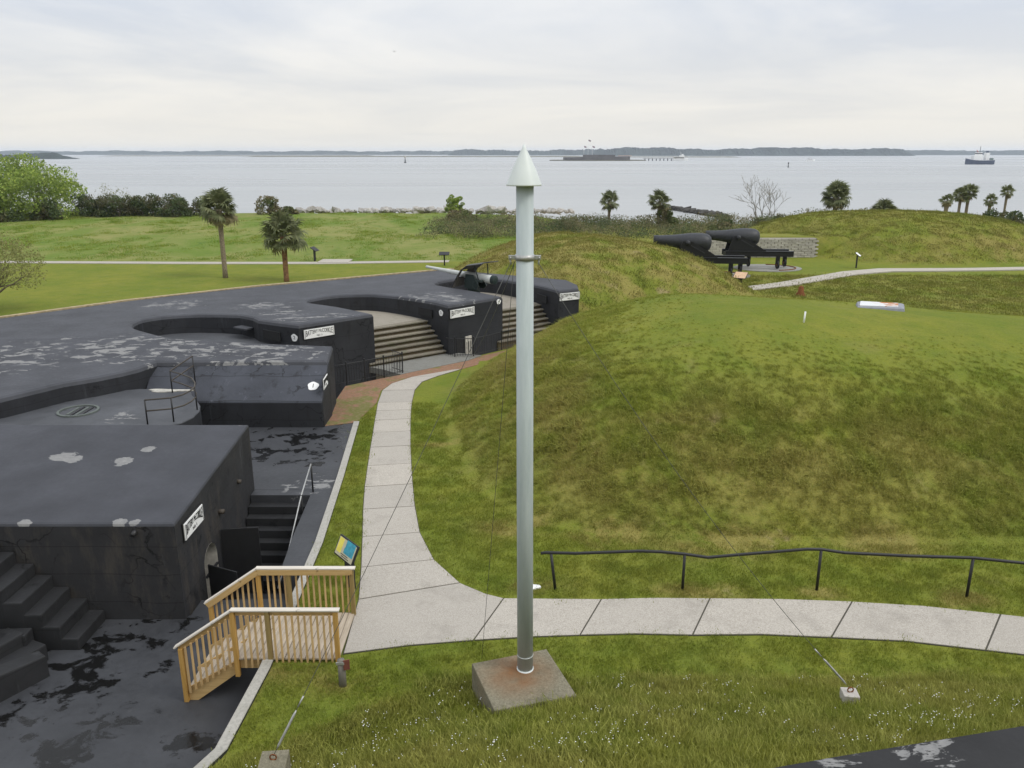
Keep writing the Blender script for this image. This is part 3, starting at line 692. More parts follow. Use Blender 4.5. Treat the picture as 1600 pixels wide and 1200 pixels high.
# stone stairs between the blocks
TD = Vector((0.787, 0.617)); ND = Vector((0.62, -0.787))
def stairs(p0, width, label, n=7, z_top=1.5, run=0.285):
    st = thing('stone_staircase', label, 'staircase', (p0[0], p0[1], 0))
    ang = math.atan2(TD.y, TD.x); rise = z_top / n
    for i in range(n):
        z = z_top - i * rise
        c = Vector(p0) + TD * (width / 2) + ND * (run * (i + 0.5) - 0.25)
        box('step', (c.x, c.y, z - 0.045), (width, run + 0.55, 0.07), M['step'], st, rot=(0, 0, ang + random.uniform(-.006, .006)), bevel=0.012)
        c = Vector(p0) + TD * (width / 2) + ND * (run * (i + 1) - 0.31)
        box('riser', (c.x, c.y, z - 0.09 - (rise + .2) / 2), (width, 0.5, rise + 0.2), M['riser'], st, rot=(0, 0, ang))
    return st
stairs((-8.1, 39.2), 5.2, 'broad worn stone stairs up to the middle gun pit, left of the doorway')
stairs((-1.95, 43.9), 4.9, 'stone stairs up to the far gun pit, behind the tall grey pole')
stairs((-10.4, 33.1), 3.9, 'stone stairs up to the nearest gun pit, hidden beyond the sloping block') if False else None

# near magazine block
def zA(x, y): return 1.6 + 0.5 * (y - 17.3) / 5.8
mag = thing('magazine_block', 'low square black concrete block with a flat roof and arched doorway, nearest the wooden stairs', 'concrete block', (-10, 20, -1))
AP = [(-30, 17.32), (-7.95, 17.32), (-7.97, 23.1), (-30, 23.1)]
prism('roof_slab', AP, zA, -2.1, [M['walln'], M['nroof']], mag, bevel=0.07, grid=2.0, skip=(1,))
# right wall with an arched opening
y0, y1 = 17.32, 23.1
dA, dB, ztop, zbot = 18.75, 19.65, 0.10, -2.1
arch = [(dA, zbot), (dA, -0.35)] + [(dA + 0.45 - 0.45 * math.cos(t), -0.35 + 0.45 * math.sin(t)) for t in [PI * k / 8 for k in range(1, 8)]] + [(dB, -0.35), (dB, zbot)]
wp = [(y0, zbot)] + arch + [(y1, zbot), (y1, zA(0, y1) - 0.07), (y0, zA(0, y0) - 0.07)]
vs, fs = cdt(wp)
def xw(y): return -7.95 - 0.02 * (y - y0) / (y1 - y0)
V = [(xw(v.x), v.x, v.y) for v in vs]; F = [tuple(f) if area2([vs[i] for i in f]) > 0 else tuple(f[::-1]) for f in fs]
ob('doorway_wall', new_mesh('doorway_wall', V, F), M['walln'], mag)
V = []; F = []
for (yy, zz) in arch: V += [(-7.952, yy, zz), (-8.5, yy, zz)]
for i in range(len(arch) - 1): F.append((2 * i, 2 * i + 1, 2 * i + 3, 2 * i + 2))
ob('door_reveal', new_mesh('door_reveal', V, F), M['dirtyw'], mag)
box('inner_door', (-8.52, (dA + dB) / 2, -1.0), (0.05, 0.95, 2.3), M['dark'], mag)
box('iron_door', (-7.45, 18.62, -0.85), (0.95, 0.04, 1.15), M['iron'], mag, rot=(0, 0, R(-24)), bevel=0.006)
box('iron_door', (-7.42, 20.0, -0.80), (1.0, 0.04, 1.95), M['iron'], mag, rot=(0, 0, R(8)), bevel=0.006)
for yy, zz in ((19.15, -0.62),): box('door_bar', (-7.93, yy, zz), (0.05, 0.8, 0.06), M['iron'], mag)
tube('vent_pipe', [(-8.0, 20.1, 0.62), (-7.82, 20.1, 0.62)], 0.07, M['rustiron'], mag, seg=10)
tube('vent_pipe', [(-8.0, 21.7, 0.82), (-7.86, 21.7, 0.82)], 0.06, M['rustiron'], mag, seg=10)
tube('drain_spout', [(-8.9, 17.45, 1.42), (-8.9, 17.2, 1.36)], 0.06, M['iron'], mag, seg=10)

# courts
ct = prism('court_floor', [(-12.2, 23.0), (-6.12, 23.0), (-6.12, 22.6), (-5.95, 20.0), (-5.78, 18.2), (-5.08, 18.2), (-5.14, 19.4), (-5.5, 24.0), (-5.98, 29.42), (-7.6, 29.45), (-14, 29.3), (-14, 23.3)], 0.0, -2.1, M['court'], bevel=0); tagk(ct, 'structure')
c2 = prism('lower_court_floor', [(-40, 0), (-5.3, 0), (-5.3, 8), (-5.08, 11.7), (-5.0, 14), (-5.05, 18.2), (-6.3, 18.25), (-7.9, 18.2), (-7.9, 17.5), (-40, 17.5)], -0.95, -2.1, M['court']); tagk(c2, 'structure')
c3 = prism('pit_bottom_floor', [(-8.6, 18.2), (-5.7, 18.2), (-5.9, 20.6), (-8.6, 20.6)], -2.0, -2.2, M['court']); tagk(c3, 'structure')
# trench floor in front of the battery
tagk(prism('trench_floor', [(-10.5, 34), (-7.2, 34), (-5.6, 36), (-3, 40), (0, 42), (3.0, 44.6), (1, 46), (-8, 38.5)], -1.5, -1.7, M['court']), 'structure')
ps = thing('pit_staircase', 'narrow black steps going down beside the arched doorway', 'staircase', (-7, 21, -1))
for k in range(8):
    z = -0.25 * (k + 1) + 0.0
    yy = 22.6 - 0.29 * k
    x1 = -6.12 + 0.035 * k
    box('step', ((-7.94 + x1) / 2, yy - 0.145 + 0.0, z - 0.6), (x1 + 7.94, 0.31, 1.2), M['bstep'], ps, bevel=0.012)
box('step', (-7.03, 22.8, -0.625), (1.82, 0.4, 1.24), M['court'], ps)
# curb
def offset_line(Pl, d):
    out = []
    for i, p in enumerate(Pl):
        a_ = Vector(Pl[max(i - 1, 0)]); b_ = Vector(Pl[min(i + 1, len(Pl) - 1)]); t = (b_ - a_).normalized(); out.append((p[0] + t.y * d, p[1] - t.x * d))
    return out
cl = [CURB[1], (-5.2, 10.0)] + CURB[2:]
cbp = cl + offset_line(cl, 0.22)[::-1]
co = prism('curb', [(x - 0.05, y) for x, y in cbp], lambda x, y: 0.07 + (hz(-4.9, y) if y < 11.7 else 0), -1.2, [M['wall'], M['curb']], bevel=0.02); tagk(co, 'structure')

# black rough steps at the lower left
ls = thing('block_staircase', 'rough black block steps against the near concrete block', 'staircase', (-11.5, 16.5, -.95))
for i, (x, z) in enumerate([(-9.9, -.66), (-10.27, -.35), (-10.65, -.04), (-11.03, .27), (-11.42, .58), (-11.82, .89), (-12.2, 1.15)]):
    box('step', (x - 0.22 - (0 if i < 6 else 1.0), 16.68, (z - 0.96) / 2), (0.46 if i < 6 else 2.5, 1.25 + random.uniform(-.02, .02), z + 0.96), M['bstep'], ls, rot=(0, 0, random.uniform(-.015, .015)), bevel=0.035)
ls2 = thing('low_block_staircase', 'lower flight of rough black block steps at the left edge', 'staircase', (-11, 14.5, -.95))
for i, (x, y, z, L_) in enumerate([(-11.05, 14.9, -.55, 2.0), (-11.55, 14.75, -.25, 2.3), (-12.1, 14.5, .05, 2.6)]):
    box('step', (x, y, (z - 0.96) / 2), (0.55, L_, z + 0.96), M['bstep'], ls2, rot=(0, 0, R(-24)), bevel=0.04)
prism('cheek_wall', [(-10.35, 15.35), (-10.05, 15.1), (-11.6, 12.6), (-12.3, 12.8)], lambda x, y: -0.45 + 0.1 * (15.3 - y), -.96, M['bstep'], ls2, bevel=0.04)
box('block', (-11.4, 15.75, -0.62), (1.2, 0.35, 0.66), M['bstep'], ls2, rot=(0, 0, R(4)), bevel=0.04)

# ------------------------------------------------------------------ signs on the walls
def wall_sign(p_left, p_right, zc, h, num, label, proud=0.05):
    a_ = Vector((*p_left, zc)); b_ = Vector((*p_right, zc)); L_ = (b_ - a_).length; d = (b_ - a_).normalized(); nrm = Vector((d.y, -d.x, 0))
    c = (a_ + b_) / 2 + nrm * proud
    s = thing('wall_sign', label, 'sign', tuple(c)); s.rotation_euler = (0, 0, math.atan2(d.y, d.x))
    box('sign_backing', (0, 0.02, 0), (L_ + 0.07, 0.02, h + 0.07), M['letter'], s, local=True)
    box('sign_board', (0, 0, 0), (L_, 0.03, h), M['white'], s, local=True, bevel=0.006)
    for sx in (-1, 1): box('end_strip', (sx * (L_ / 2 - 0.05), -0.017, 0), (0.014, 0.01, h * 0.9), M['letter'], s, local=True)
    W_ = L_ - 0.18
    t = text_mesh('BATTERY McCORKLE', h * 0.9, W_)
    ys = [v.co.y for v in t.vertices]; y0_, y1_ = min(ys), max(ys)
    for v in t.vertices:
        q = (v.co.y - y0_) / (y1_ - y0_); hh = h * (0.34 + 0.32 * (2 * abs(v.co.x) / W_) ** 1.6)
        v.co.y = h * 0.40 - (1 - q) * hh
    loc_ob('lettering', t, M['letter'], s, loc=(0, -0.019, 0), rot=(PI / 2, 0, 0))
    t2 = text_mesh('NO. %s' % num, h * 0.26)
    loc_ob('lettering', t2, M['letter'], s, loc=(0, -0.019, -h * 0.27), rot=(PI / 2, 0, 0))
    return s
wall_sign((-7.955, 17.72), (-7.96, 18.92), 1.17, 0.42, '1', 'white painted sign high on the side of the near square block, above the arched doorway')
wall_sign((-7.12, 29.05), (-7.17, 30.0), 1.55, 0.40, '1', 'white painted sign on the side of the block with the sloping face').location.z = 1.62
fC0, fC1 = Vector((-9.52, 35.26)), Vector((-6.63, 37.94)); fd = (fC1 - fC0).normalized()
def onface(p, q, t): v = Vector(p) + (Vector(q) - Vector(p)).normalized() * t; return (v.x, v.y)
wall_sign(onface(fC0, fC1, 0.22), onface(fC0, fC1, 1.75), 2.13, 0.42, '2', 'white painted sign on the block between the nearest gun pit and the stone stairs')
wall_sign(onface((-3.22, 40.11), (-.51, 42.74), 0.10), onface((-3.22, 40.11), (-.51, 42.74), 1.72), 2.12, 0.42, '3', 'white painted sign on the block above the small white doorway')
wall_sign(onface((2.6, 44.6), (3.9, 45.35), 0.05), onface((2.6, 44.6), (3.9, 45.35), 1.38), 2.22, 0.42, '4', 'white painted sign on the farthest block, right of the tall pole')
def oval(c, nrm, num, label, tilt=0.0, r=0.2):
    n = Vector(nrm).normalized(); c = Vector(c) + n * 0.012
    V, F = [], []
    pr = [(1 + 0.05 * math.sin(5 * 2 * PI * k / 28) + 0.05 * math.sin(3 * 2 * PI * k / 28 + 1)) for k in range(28)]
    for zz in (0, 0.012):
        for k in range(28): a_ = 2 * PI * k / 28; V.append((r * 1.1 * pr[k] * math.cos(a_), r * pr[k] * math.sin(a_), zz))
    F = [tuple(range(28, 56))] + [(k, (k + 1) % 28, 28 + (k + 1) % 28, 28 + k) for k in range(28)]
    s = thing('number_disc', label, 'number disc', tuple(c)); s.rotation_mode = 'QUATERNION'
    zax = n; xax = Vector((0, 0, 1)).cross(zax).normalized(); yax = zax.cross(xax)
    s.rotation_quaternion = Matrix((xax, yax, zax)).transposed().to_quaternion()
    loc_ob('disc', new_mesh('disc', V, F), M['white'], s)
    loc_ob('numeral', text_mesh(num, r * 1.3), M['letter'], s, loc=(0, 0, 0.015))
    return s
oval((-7.55, 29.42, 1.46), (0, -1.19, 1.44), 'I', 'white painted disc marked with a stroke on the sloping black face', r=0.19)
oval((-9.76, 35.38, 2.0), (-0.5, -0.86, 0), '2', 'white painted disc on the pit wall left of the middle sign', r=0.17)
oval((-3.62, 40.68, 2.1), (-0.77, -0.63, 0), '3', 'white painted disc on the wall left of the sign above the doorway', r=0.16)
oval((-0.72, 42.54, 2.35), (0.70, -0.71, 0), '4', 'small white painted disc high on the corner beside the tall pole', r=0.14)

# doorway in the middle block
dm = thing('trench_doorway', 'white edged doorway in the trench under the sign, behind the iron fence', 'doorway', (-2.3, 40.9, -1.5))
DP = Vector((-3.22, 40.11)); DD = (Vector((-.51, 42.74)) - DP).normalized(); DN = Vector((DD.y, -DD.x))
def atD(t, out, z): v = DP + DD * t + DN * out; return (v.x, v.y, z)
angD = math.atan2(DD.y, DD.x)
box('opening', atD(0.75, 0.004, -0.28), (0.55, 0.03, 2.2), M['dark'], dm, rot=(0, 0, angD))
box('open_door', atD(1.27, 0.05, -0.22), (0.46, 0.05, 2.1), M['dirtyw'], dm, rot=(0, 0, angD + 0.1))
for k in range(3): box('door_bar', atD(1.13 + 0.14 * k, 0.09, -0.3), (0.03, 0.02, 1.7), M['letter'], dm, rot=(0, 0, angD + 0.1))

# ------------------------------------------------------------------ iron fences
def iron_fence(pts, posts_at, h, label, z=0.0, gap=0.13, name='iron_fence'):
    f = thing(name, label, 'fence', (pts[0][0], pts[0][1], z))
    bmp = bmesh.new(); bm_box(bmp, (0, 0, 0), (0.016, 0.016, h - 0.12)); pm = bpy.data.meshes.new('picket'); bmp.to_mesh(pm); bmp.free(); pm.materials.append(M['iron'])
    bmq = bmesh.new(); bm_box(bmq, (0, 0, 0), (0.05, 0.05, h + 0.05)); bm_box(bmq, (0, 0, h / 2 + 0.04), (0.07, 0.07, 0.05)); qm = bpy.data.meshes.new('post'); bmq.to_mesh(qm); bmq.free(); qm.materials.append(M['iron'])
    tube('top_rail', [(x, y, z + h - 0.03) for x, y in pts], 0.02, M['iron'], f, seg=6)
    tube('bottom_rail', [(x, y, z + 0.12) for x, y in pts], 0.014, M['iron'], f, seg=6)
    for a_, b_ in zip(pts, pts[1:]):
        a_, b_ = Vector(a_), Vector(b_); L_ = (b_ - a_).length; n = int(L_ / gap)
        for i in range(1, n):
            p = a_.lerp(b_, i / n); ob('picket', pm, None, f, loc=(p.x, p.y, z + h / 2 + 0.0))
    for (x, y) in posts_at: ob('post', qm, None, f, loc=(x, y, z + h / 2))
    return f
iron_fence([(-7.95, 34.25), (-7.39, 34.72), (-6.68, 35.3), (-5.91, 35.95), (-5.14, 36.62), (-5.75, 37.3)], [(-7.39, 34.72), (-6.68, 35.3), (-5.91, 35.95), (-5.14, 36.62)], 0.98, 'black iron picket fence round the trench beside the brick path')
iron_fence([(-3.35, 40.0), (-2.9, 39.72), (-1.95, 39.85), (-1.22, 40.55), (-0.55, 41.4), (0.4, 42.4), (1.4, 43.5)], [(-2.9, 39.72), (-1.95, 39.85), (-0.55, 41.4), (0.4, 42.4)], 0.98, 'black iron picket fence in front of the white edged doorway')

# rail on the near pit stairs
pr_ = thing('stair_handrail', 'thin black pipe handrail beside the steps down to the arched doorway', 'handrail', (-6.1, 22.8, 0))
tube('rail', [(-6.1, 22.85, 0.92), (-6.12, 21.6, 0.42), (-6.2, 20.0, -0.75), (-6.25, 19.2, -1.2)], 0.022, M['steel'], pr_, seg=8)
for x, y, za, zb in ((-6.1, 22.85, 0, 0.94), (-6.12, 21.6, -0.6, 0.44), (-6.2, 20.0, -1.9, -0.73)): tube('post', [(x, y, za), (x, y, zb)], 0.026, M['iron'], pr_, seg=8)
# curved railing at the low platform
cr_ = thing('curved_railing', 'two bar pipe railing curving round the edge of the low gun platform', 'railing', (-11.3, 26, 1.5))
rp_ = [(-11.85, 24.85), (-11.1, 25.1), (-10.86, 25.45), (-10.78, 25.9), (-10.82, 26.4), (-11.0, 26.9), (-11.35, 27.5), (-11.95, 28.05), (-12.5, 28.45)]
for zz, nm in ((2.32, 'top_rail'), (1.95, 'middle_rail')):
    tube(nm, [(x, y, zz) for x, y in rp_] + [(-12.05, 29.5, zz + 0.3)], 0.026, M['rustiron'], cr_, seg=8)
for x, y, z0, z1 in ((-11.85, 24.85, 1.5, 2.34), (-11.1, 25.1, 1.5, 2.34), (-10.82, 26.4, 1.5, 2.34), (-12.5, 28.45, 1.5, 2.34), (-12.05, 29.5, 1.5, 2.64)): tube('post', [(x, y, z0), (x, y, z1)], 0.026, M['iron'], cr_, seg=8)

# ------------------------------------------------------------------ wooden stairs
ws = thing('wooden_stairs', 'new timber landing and short flight of steps down to the black court', 'wooden stairs', (-4.6, 15.1, 0))
XL, XR, YN, YF = -5.62, -3.52, 14.33, 15.92
nb = 15; bw = (XR - XL) / nb
bmb = bmesh.new(); bm_box(bmb, (0, 0, 0), (bw - 0.012, YF - YN + 0.12, 0.038), None, 0.004); dmz = bpy.data.meshes.new('deck_board'); bmb.to_mesh(dmz); bmb.free(); dmz.materials.append(M['wdeck'])
for i in range(nb): ob('deck_board', dmz, None, ws, loc=(XL + bw * (i + 0.5), (YN + YF) / 2, 0.055 + random.uniform(-.003, .003)), rot=(0, 0, random.uniform(-.004, .004)))
for yy in (YN + 0.02, YF - 0.02): box('rim_joist', ((XL + XR) / 2, yy, -0.08), (XR - XL, 0.04, 0.22), M['wrail'], ws)
nst = 5; rise = 0.99 / nst; run = 0.28
for i in range(1, nst):
    z = 0.055 - rise * i
    for k in range(2): box('tread', (XL - run * (i - 0.5) + (k - 0.5) * 0.142, (YN + YF) / 2, z), (0.136, YF - YN, 0.038), M['wdeck'], ws, bevel=0.004)
for yy in (YN - 0.0, (YN + YF) / 2, YF):
    P = [(XL + 0.02, 0.02), (XL - run * (nst - 1) - 0.08, -0.95 + 0.22), (XL - run * (nst - 1) - 0.08, -0.95), (XL - run * (nst - 1) + 0.22, -0.95), (XL + 0.02, -0.26)]
    V = [(x, yy - 0.02, z) for x, z in P] + [(x, yy + 0.02, z) for x, z in P]; n = 5
    F = [tuple(range(n)), tuple(range(2 * n - 1, n - 1, -1))] + [(i, i + n, (i + 1) % n + n, (i + 1) % n) for i in range(n)]
    ob('stringer', new_mesh('stringer', V, F), M['wrail'], ws)
HR = 1.14
def wrailing(yy, sgn, xr, posts):
    xb = XL - run * (nst - 1) - 0.02          # bottom post
    # caps
    def bar(nm, a_, b_, wd, th, mat):
        a_, b_ = Vector(a_), Vector(b_); d = b_ - a_; L_ = d.length
        bm = bmesh.new(); bm_box(bm, (0, 0, 0), (L_, wd, th), None, 0.006)
        ang = -math.atan2(d.z, d.x)
        return ob(nm, bm, mat, ws, loc=tuple((a_ + b_) / 2), rot=(0, ang, 0))
    bar('rail_cap', (XL - 0.03, yy, HR + 0.05), (xr + 0.06, yy, HR + 0.05), 0.125, 0.034, M['wcap'])
    bar('rail_cap', (xb - 0.10, yy, 0.33), (XL - 0.0, yy, HR + 0.05), 0.125, 0.034, M['wcap'])
    bar('side_rail', (XL, yy - 0.045 * sgn, HR - 0.035), (xr, yy - 0.045 * sgn, HR - 0.035), 0.038, 0.13, M['wrail'])
    bar('side_rail', (xb - 0.04, yy - 0.045 * sgn, 0.27), (XL, yy - 0.045 * sgn, HR - 0.035), 0.038, 0.13, M['wrail'])
    for x, mat, z0, z1 in posts: box('post', (x, yy, (z0 + z1) / 2), (0.092, 0.092, z1 - z0), mat, ws, bevel=0.006)
    z1 = HR - 0.05; z0 = -0.12
    x = xr - 0.14
    while x > XL + 0.07:
        if all(abs(x - p[0]) > 0.06 for p in posts): box('baluster', (x, yy + 0.038 * sgn, (z0 + z1) / 2), (0.036, 0.036, z1 - z0), M['wbal'], ws)
        x -= 0.126
    x = XL - 0.13
    while x > xb + 0.07:
        t = (x - xb) / (XL - xb); zt = 0.27 + t * (HR - 0.05 - 0.27); zb = -0.95 + 0.14 + t * 0.80
        box('baluster', (x, yy + 0.038 * sgn, (zt + zb) / 2), (0.036, 0.036, zt - zb), M['wbal'], ws); x -= 0.126
wrailing(YN - 0.05, -1, XR, [(XR - 0.03, M['wpost'], -0.3, HR + .03), (-4.92, M['wold'], -0.25, HR + .03), (XL, M['wpost'], -0.34, HR + .03), (-6.74, M['wpost'], -0.95, 0.30)])
wrailing(YF + 0.05, 1, XR, [(XR - 0.03, M['wold'], -0.3, HR + .03), (-4.95, M['wold'], -0.25, HR + .03), (XL, M['wpost'], -0.6, HR + .03), (-6.74, M['wpost'], -0.95, 0.30)])

# small grey post with red disc
gp = thing('timber_post', 'short round weathered grey post with a rusty red plate, beside the wooden landing', 'post', (-3.3, 13.5, 0))
tube('shaft', [(-3.3, 13.5, -0.1), (-3.3, 13.5, 0.3), (-3.31, 13.5, 0.58)], [0.075, 0.072, 0.07], M['wgrey'], gp, seg=14)
box('plate', (-3.19, 13.45, 0.5), (0.12, 0.015, 0.22), simple('faded_red_plate', (0.16, 0.055, 0.04), 0.7), gp, rot=(0, 0, 0.3), bevel=0.004)
box('hinge', (-3.31, 13.43, 0.54), (0.16, 0.02, 0.05), M['steel'], gp)

# ------------------------------------------------------------------ pole
pl = thing('steel_pole', 'tall grey green steel pole with a pale cone on top, standing on a plinth', 'pole', (0.25, 13.2, 0.55))
tube('shaft', [(0.25, 13.2, 0.55), (0.23, 13.2, 4.0), (0.205, 13.2, 9.52)], [0.148, 0.146, 0.141], M['pole'], pl, seg=48)
tube('base_ring', [(0.25, 13.2, 0.54), (0.25, 13.2, 0.625)], 0.158, M['cone'], pl, seg=48)
tube('weld_seam', [(0.249, 13.2, 0.90), (0.249, 13.2, 0.915)], 0.1505, M['cone'], pl, seg=48)
V, F = lathe_vf([(9.49, 0.277), (9.50, 0.285), (9.515, 0.28), (9.72, 0.20), (9.93, 0.10), (10.06, 0.035), (10.13, 0.008)], 48, 'z')
V = [(v.x + 0.19, v.y + 13.2, v.z) for v in V]; ob('cone_cap', new_mesh('cone_cap', V, F), M['cone'], pl, smooth=True)
# under-side plate of the cone is open: ring collar
tube('clamp_band', [(0.208, 13.2, 8.31), (0.208, 13.2, 8.40)], 0.157, M['steel'], pl, seg=40)
for s_ in (-1, 1):
    box('clamp_ear', (0.208 + s_ * 0.20, 13.2, 8.355), (0.13, 0.05, 0.07), M['steel'], pl, bevel=0.008)
    tube('bolt', [(0.208 + s_ * 0.235, 13.12, 8.355), (0.208 + s_ * 0.235, 13.28, 8.355)], 0.016, M['steel'], pl, seg=8)
    tube('shackle', [(0.208 + s_ * 0.235, 13.2, 8.32), (0.208 + s_ * 0.225, 13.2, 8.24)], 0.013, M['steel'], pl, seg=8)
pp = prism('plinth', [(-0.77, 13.36), (0.68, 13.83), (1.17, 12.41), (-0.31, 12.0)], 0.6, -0.4, M['plinth'], bevel=0.02); tag(pp, 'square rust stained concrete plinth under the tall pole', 'plinth')

# guy wires and their anchors
def guy(p0, p1, label, sag=0.12, r=0.005, turn=True):
    g = thing('guy_wire', label, 'wire', p0)
    p0, p1 = Vector(p0), Vector(p1); pts = []
    for i in range(13):
        t = i / 12; q = p0.lerp(p1, t); q.z -= sag * 4 * t * (1 - t); pts.append(q)
    tube('cable', pts, r, M['wire'], g, seg=6)
    if turn:
        d = (pts[1] - pts[0]).normalized()
        tube('turnbuckle', [p0 + d * 0.12, p0 + d * 0.2, p0 + d * 0.7, p0 + d * 0.76], [0.008, 0.02, 0.02, 0.008], M['steel'], g, seg=8)
        tube('clip', [p0 + d * 0.82, p0 + d * 1.0], 0.013, M['steel'], g, seg=6)
    return g
def anchor(x, y, s_, top, label, mat, rz):
    t = thing('anchor_block', label, 'anchor block', (x, y, top - 0.4))
    bm = bmesh.new(); bm_box(bm, (0, 0, 0), (s_, s_, 0.9), None, 0.015)
    ob('block', bm, mat, t, loc=(x, y, top - 0.45), rot=(0, 0, rz))
    V, F = tube_vf([(x + 0.05 * math.cos(a_), y, top + 0.045 + 0.05 * math.sin(a_)) for a_ in [2 * PI * k / 12 for k in range(13)]], 0.012, 6)
    ob('eye_bolt', new_mesh('eye_bolt', V, F), M['rust'], t, smooth=True)
    return t
A1 = (-3.68, 10.35); z1_ = 1.0
anchor(A1[0], A1[1], 0.42, z1_, 'square weathered concrete anchor block at the lower edge, left of the pole', M['plinth'], 0.1)
A2 = (5.98, 12.2); z2_ = hz(*A2) + 0.26
anchor(A2[0], A2[1], 0.27, z2_, 'small concrete anchor block half hidden in grass, right of the pole', M['block'], -0.1)
TOPL, TOPR = (-0.03, 13.2, 8.25), (0.44, 13.2, 8.25)
guy((A1[0], A1[1], z1_ + 0.06), TOPL, 'thin steel guy wire from the left anchor block to the pole clamp', 0.1)
guy((A2[0], A2[1], z2_ + 0.06), TOPR, 'thin steel guy wire from the right anchor block to the pole clamp', 0.35)
guy((-0.62, 14.35, 0.02), (0.03, 13.25, 8.25), 'thin dark wire hanging beside the pole down to the lawn', 0.03, turn=False)
guy((-2.15, 39.2, 0.05), (0.05, 13.3, 8.28), 'thin guy wire running away from the pole to the doorway', 0.3, 0.006, turn=False)

# ------------------------------------------------------------------ lawn handrail
hrl = thing('lawn_handrail', 'single bar black pipe handrail along the lawn beside the sidewalk', 'handrail', (0.9, 17.1, 0))
HP = [(0.88, 17.13, 1.0), (4.03, 17.07, 0.98), (7.24, 17.07, 1.06), (10.63, 16.75, 1.06), (14.0, 16.1, 1.05)]
railp = [(0.68, 17.14, 0.93), (0.80, 17.13, 0.955), (1.5, 17.1, 0.95), (3.0, 17.08, 1.02), (3.5, 17.08, 1.0), (4.03, 17.07, 0.95), (4.6, 17.07, 0.86), (5.3, 17.07, 0.93), (6.9, 17.07, 1.075), (7.24, 17.07, 1.07), (7.8, 17.05, 0.99), (9.2, 16.9, 0.99), (10.63, 16.75, 1.02), (11.6, 16.6, 0.98), (14.0, 16.1, 0.96)]
tube('rail', railp, 0.036, M['iron'], hrl, seg=12)
for i, (x, y, z) in enumerate([(0.98, 17.1, 0.93), (4.05, 17.07, 0.95), (7.24, 17.07, 1.05), (10.63, 16.75, 1.0), (14.0, 16.1, 0.95)]):
    tube('post', [(x + (0.06 if i == 0 else 0), y, -0.1), (x - (0.06 if i == 0 else 0), y, z)], 0.034, M['iron'], hrl, seg=12)
dp = prism('white_marker', [(0.50, 17.05), (0.70, 17.15), (0.66, 17.24), (0.5, 17.27)], 0.04, -0.02, M['white']); tag(dp, 'small flat white marker on the lawn beside the pole', 'marker')

# ------------------------------------------------------------------ interpretive panels
def panel(loc, rz, label, w_=0.9, d_=0.6, h=0.85, tilt=30, face='cream', detail=False, post=(0.1, 0.32)):
    t = thing('information_panel', label, 'information panel', loc, rz)
    box('post', (0, 0.05, h / 2 - 0.1), (post[1], post[0], h), M['panelk'], t, local=True)
    q = R(tilt)
    box('frame', (0, 0, h), (w_ + 0.05, d_ + 0.05, 0.05), M['panelk'], t, rot=(q, 0, 0), local=True, bevel=0.008)
    n = Vector((0, -math.sin(q), math.cos(q))); u = Vector((0, math.cos(q), math.sin(q)))
    c = Vector((0, 0, h)) + n * 0.027
    box('panel_face', tuple(c), (w_ - 0.02, d_ - 0.02, 0.008), M[face], t, rot=(q, 0, 0), local=True)
    if detail:
        def pr2(nm, x, y, a_, b_, m, up_=0.006): 
            p = c + n * up_ + u * y + Vector((x, 0, 0)); box(nm, tuple(p), (a_, b_, 0.004), M[m], t, rot=(q, 0, 0), local=True)
        pr2('map_print', 0.16, 0.07, 0.40, 0.32, 'cyan'); pr2('map_print', 0.02, -0.02, 0.16, 0.12, 'cyan', 0.005)
        pr2('picture_print', -0.27, 0.03, 0.2, 0.34, 'yellow', 0.0055)
        for k in range(3): pr2('text_line', 0.02 + 0.05 * k, -0.13 - 0.045 * k, 0.34, 0.016, 'letter')
    return t
panel((-3.9, 17.2, 0), R(-51), 'tilted information panel with a blue map beside the sidewalk and wooden landing', 0.82, 0.44, 0.98, 64, 'cream', True)
panel((-18.8, 77.4, 0.0), R(80), 'dark slanted information panel in the field behind the shorter palm', 0.9, 0.6, 1.15, 35, 'panelk')
panel((-6.2, 74.2, 0.0), R(0), 'dark information panel on a thin post by the field path', 0.9, 0.6, 1.1, 20, 'panelk', post=(0.08, 0.12))
panel((17.6, 62.0, 0.3), R(-35), 'low cream information panel at the foot of the near cannon mound', 0.95, 0.7, 0.6, 35, 'peach')
panel((31.0, 72.6, 0.0), R(60), 'slanted white information panel on a black post beside the far path', 0.75, 0.5, 1.2, 35, 'white')

# ------------------------------------------------------------------ things on the near mound
zs = hz(15.9, 35.0)
sl_ = thing('ventilator_lid', 'low white slab with peeling rust on top of the near mound', 'slab', (15.9, 35.0, zs))
prism('slab', [(14.85, 34.3), (16.75, 33.9), (17.3, 35.1), (15.4, 35.7)], lambda x, y: zs + 0.17, zs - 0.3, simple('grey_lid_side', (0.24, 0.25, 0.28), 0.7), sl_, bevel=0.16)
prism('lid_top', [(15.02, 34.42), (16.55, 34.12), (16.95, 35.0), (15.5, 35.48)], zs + 0.19, zs + 0.15, M['slabw'], sl_)
zs = hz(11.2, 30.4); o = tube('marker_stake', [(11.2, 30.4, zs - 0.1), (11.22, 30.4, zs + 0.42)], 0.035, M['white']); tag(o, 'thin white stake standing on top of the near mound', 'stake')
zs = hz(21.0, 58.2)
V, F = lathe_vf([(zs - 0.1, 0.42), (zs + 0.05, 0.36), (zs + 0.25, 0.22), (zs + 0.62, 0.17), (zs + 0.7, 0.05)], 12, 'z'); V = [(v.x + 21.0, v.y + 58.2, v.z) for v in V]
o = ob('rusty_bollard', new_mesh('rusty_bollard', V, F), M['rust'], smooth=True); tag(o, 'short rusty iron stub in the grass below the far path', 'bollard')

